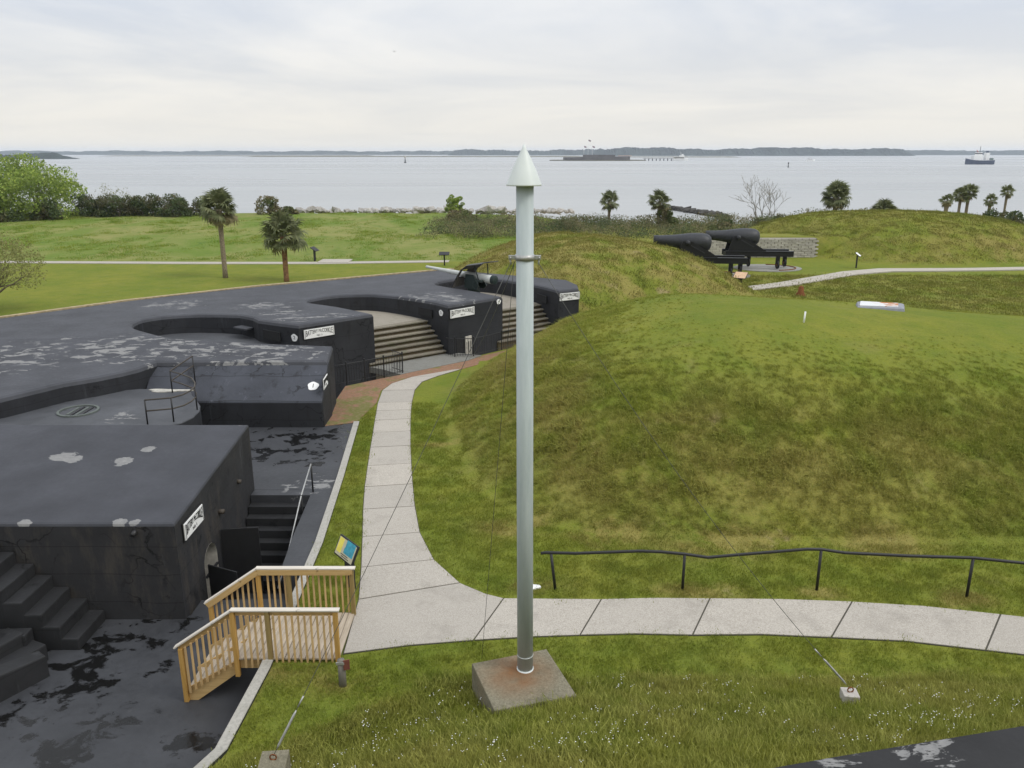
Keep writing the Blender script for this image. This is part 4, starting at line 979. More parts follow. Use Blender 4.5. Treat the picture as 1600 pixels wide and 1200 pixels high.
# ------------------------------------------------------------------ big smoothbore guns
def rodman(name, loc, rz, label):
    t = thing(name, label, 'cannon', loc, rz)          # muzzle towards -x, ground z=0
    Z = 2.80
    prof = [(-2.55, 0.02), (-2.58, 0.22), (-2.60, 0.32), (-2.57, 0.365), (-2.2, 0.375), (-1.6, 0.41), (-0.9, 0.48), (-0.3, 0.57), (0.3, 0.66), (0.8, 0.70), (1.3, 0.71), (1.65, 0.68), (1.9, 0.58), (2.05, 0.42), (2.12, 0.2), (2.14, 0.04)]
    V, F = lathe_vf(prof, 32, 'x'); Mx = Matrix.Translation((0, 0, Z)) @ Matrix.Rotation(R(2.5), 4, 'Y') @ Matrix.Diagonal((1, 1.08, 1.08, 1))
    V = [Mx @ v for v in V]; loc_ob('barrel', new_mesh('barrel', V, F), M['gun'], t, smooth=True)
    tube('trunnion', [(0.15, -0.95, Z - 0.02), (0.15, 0.95, Z - 0.02)], 0.19, M['gun'], t, seg=16, local=True)
    for s_ in (-1, 1):
        y = s_ * 0.78                                       # cheeks of the top carriage
        P = [(-0.65, 1.62), (-0.42, 2.60), (-0.25, 2.90), (0.45, 2.90), (2.25, 1.85), (2.6, 1.62)]
        V = [(x, y - 0.05, z) for x, z in P] + [(x, y + 0.05, z) for x, z in P]; n = len(P)
        F = [tuple(range(n)), tuple(range(2 * n - 1, n - 1, -1))] + [(i, i + n, (i + 1) % n + n, (i + 1) % n) for i in range(n)]
        loc_ob('carriage_cheek', new_mesh('carriage_cheek', V, F), M['gunc'], t)
        box('strut', (0.95, y + s_ * 0.07, 2.28), (1.3, 0.03, 0.08), M['gun'], t, rot=(0, R(28), 0), local=True)
        box('chassis_beam', (2.05, y, 1.36), (5.9, 0.22, 0.46), M['gunc'], t, local=True, bevel=0.015)
        box('beam_flange', (2.05, y, 1.60), (5.9, 0.32, 0.04), M['gun'], t, local=True)
    for x in (-0.7, 1.6, 4.8): box('cross_beam', (x, 0, 1.28), (0.28, 1.5, 0.34), M['gunc'], t, local=True)
    box('transom', (0.2, 0, 1.95), (0.1, 1.5, 0.5), M['gunc'], t, local=True)
    for x in (0.8, 4.0):
        for s_ in (-1, 1):
            V, F = lathe_vf([(-0.07, 0.30), (-0.06, 0.36), (0.06, 0.36), (0.07, 0.30)], 20, 'x')
            mw = loc_ob('wheel', new_mesh('wheel', V, F), M['gunc'], t, loc=(x + 0.5 * s_ + 0.2, s_ * 0.72, 0.42), rot=(0, 0, R(8)))
            mh = loc_ob('hub', new_mesh('hub', *lathe_vf([(-0.1, 0.1), (0.1, 0.1)], 10, 'x')), M['rust'], mw)
            box('wheel_fork', (x + 0.5 * s_ + 0.2, s_ * 0.72, 0.85), (0.34, 0.16, 0.62), M['gunc'], t, local=True)
    return t
c1 = rodman('coast_cannon', (14.3, 67.2, 0.12), R(-6), 'big black smoothbore cannon nearer the camera, partly hidden by the mound')
rodman('coast_cannon', (19.75, 72.2, 0.05), R(-3), 'big black smoothbore cannon farther back, in front of the stone wall')
rodman('coast_cannon', (53.6, 80.5, -0.2), R(-6), 'black cannon muzzle entering at the right edge')
for (cx, cy, r_) in ((17.4, 68.0, 2.7), (22.9, 72.4, 3.0)):
    P = [(cx + r_ * math.cos(2 * PI * k / 28), cy + 0.8 * r_ * math.sin(2 * PI * k / 28)) for k in range(28)]
    tagk(prism('gun_pad', P, 0.06, -0.2, M['apron']), 'structure')
    for rr in (r_ * 0.82,):
        arc = [(cx + rr * math.cos(a_), cy + 0.8 * rr * math.sin(a_), 0.09) for a_ in [R(-80 + 160 * k / 14) for k in range(15)]]
        tag(tube('traverse_rail', arc, 0.05, M['rust'], seg=6), 'curved rusty rail under the %s cannon' % ('nearer' if cx < 20 else 'farther'), 'rail')
box('stone', (15.9, 66.1, 0.3), (0.7, 0.5, 0.6), M['rock'], None, rot=(0, 0, 0.4), bevel=0.06)
tag(bpy.data.objects['stone'], 'pale stone block beside the wheels of the nearer cannon', 'stone block')

# rapid fire gun with shield in the far pit
g = thing('shielded_gun', 'pale long barrelled gun with dark slanted shield in the far gun pit', 'gun', (-2.25, 46.6, 1.5), R(-36))
V, F = lathe_vf([(-3.6, 0.03), (-3.6, 0.085), (-3.4, 0.078), (-0.6, 0.155), (-0.55, 0.2), (1.0, 0.22), (1.05, 0.24), (1.45, 0.24), (1.5, 0.05)], 20, 'x')
Mx = Matrix.Translation((0, 0, 1.62)) @ Matrix.Rotation(R(4), 4, 'Y'); V = [Mx @ v for v in V]
loc_ob('barrel', new_mesh('barrel', V, F), M['gwhite'], g, smooth=True)
V, F = lathe_vf([(0, 0.75), (0.12, 0.75), (0.2, 0.5), (0.55, 0.42), (0.9, 0.36), (1.0, 0.4)], 20, 'z'); loc_ob('pedestal', new_mesh('pedestal', V, F), M['ggreen'], g, smooth=True)
for s_ in (-1, 1):
    P = [(-0.35, 0.95), (-0.25, 1.75), (0.3, 1.75), (0.7, 1.1), (0.55, 0.9)]
    V = [(x, s_ * 0.36 - 0.04, z) for x, z in P] + [(x, s_ * 0.36 + 0.04, z) for x, z in P]; n = 5
    F = [tuple(range(n)), tuple(range(2 * n - 1, n - 1, -1))] + [(i, i + n, (i + 1) % n + n, (i + 1) % n) for i in range(n)]
    loc_ob('trunnion_arm', new_mesh('trunnion_arm', V, F), M['ggreen'], g)
V = []; F = []
prof = [(-1.25, 0.95), (-0.95, 1.5), (-0.6, 2.0), (-0.15, 2.3), (0.95, 2.5)]
for th in (0, 0.04):
    for (x, z) in prof:
        for k in range(7):
            y = -0.8 + 1.6 * k / 6; V.append((x + 0.28 * (y / 0.8) ** 2 + th * 0.7, y, z - th))
n = len(prof) * 7
for i in range(len(prof) - 1):
    for k in range(6):
        if i == 1 and k in (2, 3): continue
        a_ = i * 7 + k; F += [(a_, a_ + 1, a_ + 8, a_ + 7), (n + a_ + 7, n + a_ + 8, n + a_ + 1, n + a_)]
for k in range(6): F += [(k, n + k, n + k + 1, k + 1), (n - 7 + k, n - 6 + k, 2 * n - 6 + k, 2 * n - 7 + k)]
for i in range(len(prof) - 1): F += [(i * 7, i * 7 + 7, n + i * 7 + 7, n + i * 7), (i * 7 + 6, n + i * 7 + 6, n + i * 7 + 13, i * 7 + 13)]
loc_ob('shield', new_mesh('shield', V, F), M['shield'], g)
for s_ in (-1, 1):
    tube('shield_stay', [(0.75, s_ * 0.45, 1.5), (0.6, s_ * 0.6, 2.3)], 0.035, M['ggreen'], g, seg=6, local=True)
    tube('recoil_cylinder', [(-0.4, s_ * 0.25, 1.32), (0.9, s_ * 0.25, 1.42)], 0.09, M['ggreen'], g, seg=10, local=True)
Vw, Fw = tube_vf([(0.55 + 0.22 * math.cos(a_), -0.5, 1.2 + 0.22 * math.sin(a_)) for a_ in [2 * PI * k / 16 for k in range(17)]], 0.02, 6); loc_ob('hand_wheel', new_mesh('hand_wheel', Vw, Fw), M['ggreen'], g, smooth=True)
loc_ob('breech_block', new_mesh('breech_block', *lathe_vf([(1.4, 0.26), (1.62, 0.25), (1.66, 0.1)], 16, 'x')), M['ggreen'], g, loc=(0, 0, 1.52))

# ------------------------------------------------------------------ stone revetment
rv = thing('stone_revetment', 'low retaining wall of pale stone courses behind the black cannons', 'stone wall', (20, 80.1, 0))
box('wall_core', (23.4, 80.65, 0.93), (13.2, 1.1, 1.86), M['mortar'], rv)
bmb = bmesh.new(); bm_box(bmb, (0, 0, 0), (0.64, 0.12, 0.165), None, 0.015); bs = bpy.data.meshes.new('stone'); bmb.to_mesh(bs); bmb.free(); bs.materials.append(M['block'])
for r_ in range(10):
    x = 17.1 + (0.33 if r_ % 2 else 0.0)
    while x < 29.9:
        q = ob('stone', bs, None, rv, loc=(x, 80.10 + random.uniform(-.02, .02), 0.10 + 0.186 * r_), rot=(0, 0, random.uniform(-.02, .02))); q.scale = (random.uniform(0.92, 1.03), 1, random.uniform(0.93, 1.04)); x += 0.672
wl3 = box('retaining_wall', (60.5, 88.0, 1.0), (10.0, 0.4, 1.9), M['block'], None, rot=(0, 0, R(38))); tag(wl3, 'grey stone retaining wall at the right edge beyond the far mound', 'stone wall')

# ================================================================== vegetation
def leaf_cloud(centers, n, size, V, F, up=0.4, flat=0.0, droop=0.0):
    """centers: list of (x,y,z,rx,rz) blobs; leaves as small folded quads spread through the blobs"""
    wts = np.array([c[3] ** 2 * c[4] for c in centers]); wts /= wts.sum(); idx = rng.choice(len(centers), n, p=wts)
    for i in idx:
        cx, cy, cz, rx, rz = centers[i]
        d = rng.normal(size=3); d /= np.linalg.norm(d); r_ = rng.uniform(0.35, 1.0) ** 0.5
        p = np.array([cx + d[0] * rx * r_, cy + d[1] * rx * r_, cz + d[2] * rz * r_])
        s_ = size * rng.uniform(0.6, 1.4)
        a_ = rng.normal(size=3); a_[2] -= droop; a_ /= np.linalg.norm(a_); nn = rng.normal(size=3); nn[2] += up; b_ = np.cross(nn, a_); b_ /= (np.linalg.norm(b_) + 1e-9)
        k = len(V); V.append(tuple(p - a_ * s_)); V.append(tuple(p + b_ * s_ * 0.5)); V.append(tuple(p + a_ * s_)); V.append(tuple(p - b_ * s_ * 0.5)); F.append((k, k + 1, k + 2, k + 3))
def branch(p, d, L_, r_, depth, V, F, tips, spread=0.6, kids=(2, 4), seg=6, up=0.12, minr=0.006):
    pts = [p]; rad = [r_]; q = Vector(p); dd = Vector(d).normalized(); n = 4
    for i in range(n):
        dd = (dd + Vector((random.gauss(0, .10), random.gauss(0, .10), random.gauss(0, .07) + up * 0.3))).normalized(); q = q + dd * (L_ / n); pts.append(q.copy()); rad.append(max(minr, r_ * (1 - 0.45 * (i + 1) / n)))
    tube_vf(pts, rad, seg, V, F, cap=False)
    if depth == 0: tips.append(q.copy()); return
    for k in range(random.randint(*kids)):
        t = random.uniform(0.45, 1.0) if k else 1.0; i = min(n, int(t * n)); b_ = pts[i]
        nd = (dd + Vector((random.gauss(0, spread), random.gauss(0, spread), random.gauss(0, spread * 0.6) + up))).normalized()
        branch(b_, nd, L_ * random.uniform(0.62, 0.85), max(minr, rad[i] * 0.68), depth - 1, V, F, tips, spread, kids, max(4, seg - 1), up, minr)
def tree(name, x, y, h, cr_, label, leafmat, nleaf, leafsize, trunk_h=0.3, depth=3, r0=0.25, squash=0.8, group=None, barkm='bark', gaps=1.0, cat='tree'):
    z = hz(x, y); t = thing(name, label, cat, (x, y, z), 0, group); V, F, tips = [], [], []
    for k in range(random.randint(2, 3)):
        branch(Vector((x + random.uniform(-.2, .2), y, z - 0.2)), Vector((random.gauss(0, .3), random.gauss(0, .3), 1)), h * trunk_h, r0, depth, V, F, tips, 0.65)
    ob('trunk', new_mesh('trunk', V, F), M[barkm], t, smooth=True)
    if nleaf:
        V, F = [], []; cents = []
        for i in range(int(26 * gaps)):
            a_ = random.uniform(0, 2 * PI); rr = cr_ * math.sqrt(random.random()) * 0.82; zz = z + h * (1 - squash) + (h * squash) * random.uniform(0.02, 0.86) * (1 - 0.45 * (rr / cr_) ** 2)
            br_ = random.uniform(0.14, 0.30) * cr_; cents.append((x + rr * math.cos(a_), y + rr * math.sin(a_), zz, br_, br_ * 0.75))
        leaf_cloud(cents, nleaf, leafsize, V, F)
        ob('crown', new_mesh('crown', V, F), M[leafmat], t)
    return t
# palms -------------------------------------------------------------
def frond_mesh(seed, L_=1.0):
    random.seed(seed); V, F = [], []
    # petiole then a costapalmate fan that droops
    pts = [Vector((0, 0, 0)), Vector((L_ * 0.3, 0, 0.02)), Vector((L_ * 0.56, 0, 0.0))]
    tube_vf(pts, [0.022, 0.018, 0.012], 4, V, F, cap=False)
    for k in range(19):
        a_ = R(-140 + 280 * k / 18); st = Vector((L_ * 0.54, 0, 0.0)); ln = L_ * (0.47 - 0.05 * abs(a_) / 2) * random.uniform(0.86, 1.08)
        d = Vector((math.cos(a_), math.sin(a_), 0)); mid = st + d * ln * 0.6 + Vector((0, 0, 0.03 - 0.07 * abs(math.sin(a_)))); tip = st + d * ln * 0.96 + Vector((0, 0, -0.12 - 0.12 * random.random()))
        sd = Vector((-d.y, d.x, 0)) * 0.046 * L_; b = len(V)
        V += [st - sd * 0.4, st + sd * 0.4, mid + sd, mid - sd, tip]; F += [(b, b + 1, b + 2, b + 3), (b + 3, b + 2, b + 4)]
    me = new_mesh('frond', V, F); me.materials.append(M['frond']); return me
FM = [frond_mesh(s_) for s_ in (1, 2, 3)]
FD = []
for s_ in (4, 5):
    me = frond_mesh(s_); me.materials.clear(); me.materials.append(M['fronddry']); FD.append(me)
random.seed(11)
def palm(x, y, h, cr_, label, nf=34, tr=0.2, dry=3, group='palmetto palms', lean=(0, 0), low=-62, bark='palmbark'):
    z = hz(x, y); t = thing('palmetto_palm', label, 'palm tree', (x, y, z), 0, group)
    hc = h - cr_ * 0.75
    pts = [(lean[0] * (k / 6) ** 1.5, lean[1] * (k / 6) ** 1.5, -0.2 + (hc + 0.2) * k / 6) for k in range(7)]
    rad = [tr * (1.25 if k == 0 else 1.0) * random.uniform(0.94, 1.06) for k in range(7)]; rad[-1] *= 1.25; rad[-2] *= 1.15
    V, F = tube_vf(pts, rad, 12); loc_ob('trunk', new_mesh('trunk', V, F), M[bark], t, smooth=True)
    nf = int(nf * 0.95); low = max(low, -60)
    for i in range(nf):
        u = (i + 0.5) / nf; el = R(low + (86 - low) * u + random.uniform(-8, 8)); az = i * 2.399 + random.uniform(-.2, .2)
        m = random.choice(FM) if i >= dry else random.choice(FD)
        o = bpy.data.objects.new('frond', m); col.objects.link(o); o.parent = t; o.location = (lean[0], lean[1], hc); o.rotation_euler = Euler((random.uniform(-.7, .7), -el, az)); s_ = cr_ * random.uniform(0.82, 1.08) * (0.92 if u < .2 else 1); o.scale = (s_,) * 3
    return t
palm(-23.75, 66.7, 6.95, 1.85, 'tall slender palm standing on the lawn behind the battery', 40, 0.19, 9, low=-75)
palm(-18.15, 64.7, 5.2, 2.15, 'shorter palm with a rust coloured trunk nearer the battery edge', 34, 0.21, 2, low=-50, bark='palmrust')
palm(13.7, 116.0, 4.6, 1.85, 'small palm in the scrub just right of the tall pole', 26, 0.2, 2)
palm(20.2, 113.0, 4.9, 2.0, 'palm in the scrub above the left cannon', 28, 0.22, 3)
palm(41.6, 106.0, 6.1, 2.3, 'large round palm rising behind the far mound', 44, 0.32, 3, low=-80)
palm(47.0, 104.0, 4.1, 2.2, 'broad low palm crown showing above the far mound top', 36, 0.25, 0, low=-15)
palm(58.0, 110.0, 4.6, 1.15, 'stubby palm left of the twin palms at the right', 20, 0.26, 5)
palm(60.8, 112.0, 5.4, 1.35, 'left trunk of the twin palms at the right', 26, 0.17, 4)
palm(62.0, 112.3, 5.9, 1.55, 'right and taller one of the twin palms at the right', 30, 0.2, 4)
palm(68.4, 118.0, 4.2, 1.2, 'short palm between the twin palms and the rightmost palm', 20, 0.2, 2)
palm(70.6, 118.0, 5.5, 1.25, 'slender tall palm, rightmost of the row of palms by the shore', 20, 0.16, 3)
palm(31.6, 104.0, 1.9, 2.3, 'stemless bushy palm below the bare tree', 30, 0.25, 2, low=0)
# trees -------------------------------------------------------------
tree('leafy_tree', -72.5, 124, 9.6, 8.4, 'large bright spring green tree at the left above the field', 'leafg', 20000, 0.19, 0.3, 4, 0.3, 1.0, gaps=3.4)
tree('leafy_tree', -84, 128, 9.0, 6.5, 'duller green tree left of the large bright one at the frame edge', 'leafo', 9000, 0.24, 0.3, 3, 0.3, 1.0, gaps=2.2)
tree('leafy_tree', -34.0, 51.2, 6.3, 4.2, 'wispy olive leafed tree at the left edge just behind the battery', 'leafo', 10000, 0.065, 0.27, 4, 0.24, 0.72, gaps=2.3)
tree('leafy_tree', -8.6, 122.5, 3.9, 1.6, 'small rounded light green tree left of the pole by the shore', 'leafg', 4500, 0.11, 0.3, 3, 0.08, 0.66, gaps=1.6)
tree('bare_shrub', -64.5, 130, 6.0, 2.0, 'tall leafless shrub right of the large bright tree', 'leafo', 250, 0.10, 0.3, 3, 0.06, 0.8, barkm='barebark', cat='shrub')
tree('bare_shrub', -62.0, 131, 5.2, 2.0, 'smaller leafless shrub beside the hedge at the left', 'leafo', 250, 0.10, 0.3, 3, 0.06, 0.8, barkm='barebark', cat='shrub')
def shrub(x, y, h, r_, label, mat, n, ls, group=None, z=None):
    z = hz(x, y) if z is None else z; V, F = [], []; cents = []
    for i in range(9):
        a_ = random.uniform(0, 2 * PI); rr = r_ * math.sqrt(random.random()) * 0.7; br_ = random.uniform(.28, .45) * r_; cents.append((rr * math.cos(a_) * (1.25 if i < 5 else 0.8), rr * math.sin(a_) * 0.7, h * (random.uniform(.10, .30) if i < 5 else random.uniform(.45, .72)), br_, min(br_, h * .33)))
    leaf_cloud(cents, int(n * 1.5), ls, V, F)
    t = thing('shrub', label, 'shrub', (x, y, z), 0, group)
    loc_ob('foliage', new_mesh('foliage', V, F), M[mat], t)
    V, F, tips = [], [], []
    for k in range(3): branch(Vector((random.uniform(-.3, .3), 0, -0.1)), Vector((random.gauss(0, .4), random.gauss(0, .4), 1)), h * 0.4, 0.05, 2, V, F, tips)
    loc_ob('stem', new_mesh('stem', V, F), M['bark'], t); return t
HL = 'dark shrub from the left in the hedge beside the bright tree'
ORD = ['first', 'second', 'third', 'fourth', 'fifth', 'sixth', 'seventh', 'eighth', 'ninth', 'tenth', 'eleventh', 'twelfth']
hx = -66.5
k = 0
while hx < -48.0:
    hh = 3.2 + 1.0 * math.sin(hx * 0.9) * 0.5 + random.uniform(-.35, .35) - 0
    shrub(hx, 128 + random.uniform(-1.2, 1.2), hh, 2.9, ORD[k] + ' ' + HL, 'leafd', 1500, 0.15, 'shrubs of the dark hedge at the left'); hx += 1.9; k += 1
for i_, (x_, y_, h_, r_, l_, m_) in enumerate([(-81, 118, 4.2, 3.2, 'dark undergrowth below the duller green tree', 'leafd'), (-74, 117.5, 3.2, 3.4, 'dark undergrowth below the large bright tree', 'leafd'), (-67.5, 120, 3.4, 2.6, 'dark shrub at the right foot of the large bright tree', 'leafd'),
        (-38.5, 131, 2.9, 2.8, 'purplish brown rounded bush right of the tall palm', 'leafb'), (-35.4, 131.5, 1.2, 1.6, 'low straw coloured bush beside the brown rounded bush', 'leafb'), (-7.5, 121, 1.7, 2.6, 'brown bush at the foot of the small light green tree', 'leafb'),
        (20.9, 112, 3.0, 1.7, 'brown thicket leaning against the palm above the left cannon', 'leafb'), (35.3, 107, 2.6, 2.0, 'dark bush at the foot of the bare tree', 'leafd'), (64.5, 108, 3.0, 3.0, 'dense dark bush behind the right end of the far mound', 'leafd'), (67.0, 110, 2.6, 2.4, 'dark bush beside the short palm at the right', 'leafd'), (27.8, 106, 1.6, 1.5, 'dark rounded bush left of the stemless palm', 'leafd'), (34.9, 105, 2.2, 0.9, 'small dark bush top left of the far mound', 'leafd'), (78.5, 116, 3.4, 3.0, 'green bush at the right frame edge', 'leafd')]):
    shrub(x_, y_, h_, r_, l_, m_, 1000, 0.2)
# bare tree
random.seed(25)
bt = thing('bare_tree', 'leafless pale branching tree right of the cannons against the water', 'tree', (34.2, 110, hz(34.2, 110)))
V, F, tips = [], [], []; zb = hz(34.2, 110)
for d_ in ((-0.35, 0, 1), (0.35, 0.1, 1), (0.05, 0, 1)):
    branch(Vector((34.2 - 0.6, 110, zb)), Vector(d_), 2.6, 0.12, 4, V, F, tips, 0.5, (2, 3), 5, 0.15, 0.018)
ob('trunk', new_mesh('trunk', V, F), M['barebark'], bt)
random.seed(31)
# scrub belt: one uncountable mass, and grass tufts
V, F = [], []; cents = []
for i in range(520):
    x = random.uniform(-11, 44); y = random.uniform(97, 119)
    edge = sstep(np.array((x + 13) / 6.0)).item()
    h_ = (1.15 + 0.55 * math.sin(x * 0.7) * math.sin(y * 0.4) + random.uniform(-.3, .5)) * (0.5 + 0.5 * edge); r_ = random.uniform(0.9, 1.9)
    cents.append((x, y, hz(x, y) + h_ * 0.45, r_, h_ * 0.6))
leaf_cloud(cents, 80000, 0.095, V, F)
h1 = len(F)
me = new_mesh('scrub_thicket', V, F); me.materials.append(M['leafb']); me.materials.append(M['leafd'])
cx_ = np.array([V[f[0]] for f in F]); mi = ((vnoise(cx_[:, 0], cx_[:, 1], 0.30, 2.0) > 0.16)).astype(int); me.polygons.foreach_set('material_index', mi)
tagk(ob('scrub_thicket', me), 'stuff')
# shore scrub at right
V, F = [], []; cents = []
for i in range(170):
    x = random.uniform(56, 105); y = random.uniform(122, 140); h_ = random.uniform(0.8, 1.7); cents.append((x, y, hz(x, y) + h_ * .4, random.uniform(1, 2), h_ * .6))
leaf_cloud(cents, 9000, 0.2, V, F); tagk(ob('shore_scrub_thicket', new_mesh('shore_scrub_thicket', V, F), M['leafd']), 'stuff')

# ------------------------------------------------------------------ boulders along the shore
def rock_mesh(seed):
    random.seed(seed); bm = bmesh.new(); bmesh.ops.create_icosphere(bm, subdivisions=1, radius=1.0)
    for v in bm.verts: v.co *= random.uniform(0.72, 1.2); v.co.z *= 0.75
    me = bpy.data.meshes.new('boulder'); bm.to_mesh(me); bm.free(); return me
RM = []
for s_ in range(5): m_ = rock_mesh(40 + s_); m_.materials.append(M['rock']); RM.append(m_)
DRM = []
for s_ in range(3): m_ = rock_mesh(60 + s_); m_.materials.append(M['drock']); DRM.append(m_)
random.seed(51)
for i in range(120):
    x = -36 + 46 * (i / 120) + random.uniform(-.5, .5); y = 139 + random.uniform(-2.0, 3.0)
    big = random.random() ** 2
    o = bpy.data.objects.new('boulder', random.choice(RM)); col.objects.link(o); s_ = 0.38 + 0.75 * big
    o.location = (x, y, 0.30 + 0.25 * s_ - 0.12 * (y - 139)); o.rotation_euler = (random.uniform(-.5, .5), random.uniform(-.5, .5), random.uniform(0, 6)); o.scale = (s_ * random.uniform(.9, 1.7), s_, s_ * random.uniform(.7, 1.0))
    tag(o, 'pale angular boulder in the shore revetment beyond the field', 'boulder', 'pale boulders along the shore')
for i in range(90):
    t = i / 90; x = 38 + 8 * t; y = 207 - 33 * t + random.uniform(-1.5, 1.5)
    o = bpy.data.objects.new('jetty_rock', random.choice(DRM)); col.objects.link(o); s_ = random.uniform(0.6, 1.15)
    o.location = (x, y, -3.5 + random.uniform(0, .5)); o.rotation_euler = (random.uniform(-.5, .5), random.uniform(-.5, .5), random.uniform(0, 6)); o.scale = (s_ * 1.5, s_, s_ * 0.8)
    tag(o, 'dark wet rock of the low jetty in the shallows behind the scrub', 'rock', 'dark rocks of the low jetty')

# ================================================================== far shore, fort, ships
def canopy(name, x0, x1, D, depth, h, seed, label, cat, mat, jag=1.0, n=400, z0=-3.5):
    xs = np.linspace(x0, x1, n); V = []; F = []; m = 5
    for i, x in enumerate(xs):
        e_ = min(1, (i + 1) / 8, (n - i) / 8)
        for j in range(m + 1):
            t = j / m; hh = h * e_ * (math.sin(PI * min(1, t * 1.0)) ** 0.35 if 0 < t < 1 else 0) * (0.80 + jag * (0.10 * math.sin(x * 0.011 + seed) + 0.09 * math.sin(x * .043 + seed * 2 + j) + rng.uniform(-.16, .12)))
            V.append((x, D + depth * t, z0 - 0.5 + hh))
    for i in range(n - 1):
        for j in range(m): a_ = i * (m + 1) + j; F.append((a_, a_ + 1 + m, a_ + m + 2, a_ + 1))
    o = ob(name, new_mesh(name, V, F), M[mat]); return tagk(o, 'structure')
canopy('far_shore_hills', -3600, 1500, 4600, 400, 25, 1.0, '', '', 'farland', 0.8, 700)
canopy('far_shore_hills', 330, 1600, 3300, 300, 33, 2.0, '', '', 'farland', 1.1, 420)
canopy('far_shore_hills', 1450, 3600, 4200, 300, 28, 3.0, '', '', 'farland', 0.6, 300)
canopy('far_shore_hills', -300, 700, 3900, 300, 29, 4.0, '', '', 'farland', 1.0, 320)
canopy('far_shore_land', -1900, -930, 1750, 60, 13, 5.0, '', '', 'farland', 1.3, 160)
canopy('far_marsh', -820, 240, 2500, 200, 4.0, 6.0, '', '', 'marsh', 0.4, 200)
canopy('far_marsh', -1500, -500, 3000, 200, 4.0, 7.0, '', '', 'marsh', 0.4, 200)
canopy('far_marsh', 300, 640, 2300, 100, 3.4, 8.0, '', '', 'marsh', 0.4, 100)
FY = 1390
fs_ = thing('island_fort', 'low dark masonry fort on an islet across the harbour, with flagpoles', 'fort', (165, FY, -3.5))
def tp(x): return x
prism('islet', [(62, FY - 6), (120, FY - 14), (190, FY - 12), (222, FY - 4), (215, FY + 60), (70, FY + 60)], -2.2, -5, M['marsh'], fs_)
prism('rampart', [(88, FY), (100, FY - 6), (188, FY - 6), (196, FY), (196, FY + 50), (88, FY + 50)], lambda x, y: 3.6 - 1.6 * (x < 101), -3, M['fortb'], fs_)
prism('inner_battery', [(118, FY + 5), (172, FY + 5), (168, FY + 45), (122, FY + 45)], 6.0, 0, M['fortb'], fs_)
box('museum_roof', (188, FY + 6, 4.6), (22, 12, 1.4), simple('pinkish_roof', (0.42, 0.33, 0.29), 0.8), fs_)
for x_, h_ in ((127, 30), (120, 20), (134, 20)):
    tube('flagpole', [(x_, FY + 12, 4), (x_, FY + 12, h_)], 0.28, M['white'], fs_, seg=6)
    box('flag', (x_ + 2.2, FY + 12, h_ - 1.4), (4.4, 0.1, 2.4), simple('flag_cloth', (0.24, 0.17, 0.18), 0.9), fs_, rot=(0, 0.35, 0))
pier = thing('pier', 'low timber pier on piles reaching from the island fort to the ferry', 'pier', (245, FY, -3.5))
box('deck', (246, FY + 2, 0.2), (56, 3, 0.5), M['fortb'], pier)
for i in range(9): box('pile', (221 + 6.3 * i, FY + 2, -1.6), (1.3, 1.3, 4.2), M['dark'], pier)
def ship(name, x, y, L_, label, hull, flip=1):
    t = thing(name, label, 'ship', (x, y, -3.5), 0)
    Wd = L_ * 0.22; H_ = L_ * 0.14; V = []; F = []
    st = [(-0.5, .8, 1.0), (-.4, 1, .95), (0, 1, .9), (.3, .9, 1.05), (.45, .45, 1.3), (.52, .03, 1.45)]
    for (u, ww, hh) in st:
        for s_ in (-1, 1): V += [(flip * u * L_, s_ * ww * Wd / 2 * 0.8, -0.5), (flip * u * L_, s_ * ww * Wd / 2, hh * H_)]
    for i in range(len(st) - 1):
        a_ = 4 * i; F += [(a_, a_ + 4, a_ + 5, a_ + 1), (a_ + 2, a_ + 3, a_ + 7, a_ + 6), (a_ + 1, a_ + 5, a_ + 7, a_ + 3)]
    F += [(0, 1, 3, 2)]
    loc_ob('hull', new_mesh('hull', V, F), hull, t)
    return t, H_, Wd
sh_, H_, Wd = ship('dredger_ship', 545, 975, 27, 'blue and grey work ship with white superstructure out on the water at the right', M['hullb'], -1)
sh_.scale = (1.2, 1.2, 1.25)
box('deckhouse', (-3, 0, H_ + 2.2), (9, 5, 4.2), M['white'], sh_, local=True, bevel=0.2); box('bridge', (-2, 0, H_ + 5.6), (5, 4.6, 2.8), M['white'], sh_, local=True, bevel=0.2)
box('bridge_window', (-2, 0, H_ + 6.0), (5.1, 4.7, 0.8), M['dark'], sh_, local=True); box('stern_house', (6.2, 0, H_ + 3.4), (3.6, 4, 6.4), M['white'], sh_, local=True, bevel=0.2); box('funnel', (6.2, 0, H_ + 7.4), (1.8, 1.8, 1.8), M['hullb'], sh_, local=True)
tube('mast', [(-1, 0, H_ + 6), (-1, 0, H_ + 12.5)], 0.22, M['dark'], sh_, seg=6, local=True); tube('crane_boom', [(1.5, 0, H_ + 3), (-4.5, 0, H_ + 9)], 0.25, M['red'], sh_, seg=6, local=True)
box('deck_gear', (10.5, 0, H_ + 1.0), (3, 4, 1.6), simple('deck_green', (0.07, 0.12, 0.10), 0.7), sh_, local=True)
fe, H_, Wd = ship('ferry', 278, FY - 4, 25, 'white tour ferry moored at the end of the far pier', M['white'], 1)
box('lower_cabin', (-2, 0, H_ + 1.4), (17, 5, 2.6), M['dirtyw'], fe, local=True); box('window_band', (-2, 0, H_ + 1.6), (15.5, 5.1, 0.9), M['dark'], fe, local=True); box('upper_cabin', (3, 0, H_ + 4.0), (8, 4.2, 2.4), M['white'], fe, local=True); box('wheelhouse', (4, 0, H_ + 6.3), (3, 3, 2), M['white'], fe, local=True); tube('mast', [(1, 0, H_ + 5), (1, 0, H_ + 10)], 0.2, M['white'], fe, seg=6, local=True)
yt, H_, Wd = ship('motorboat', 470, 1320, 15, 'small white motorboat far out left of the work ship', M['white'], 1)
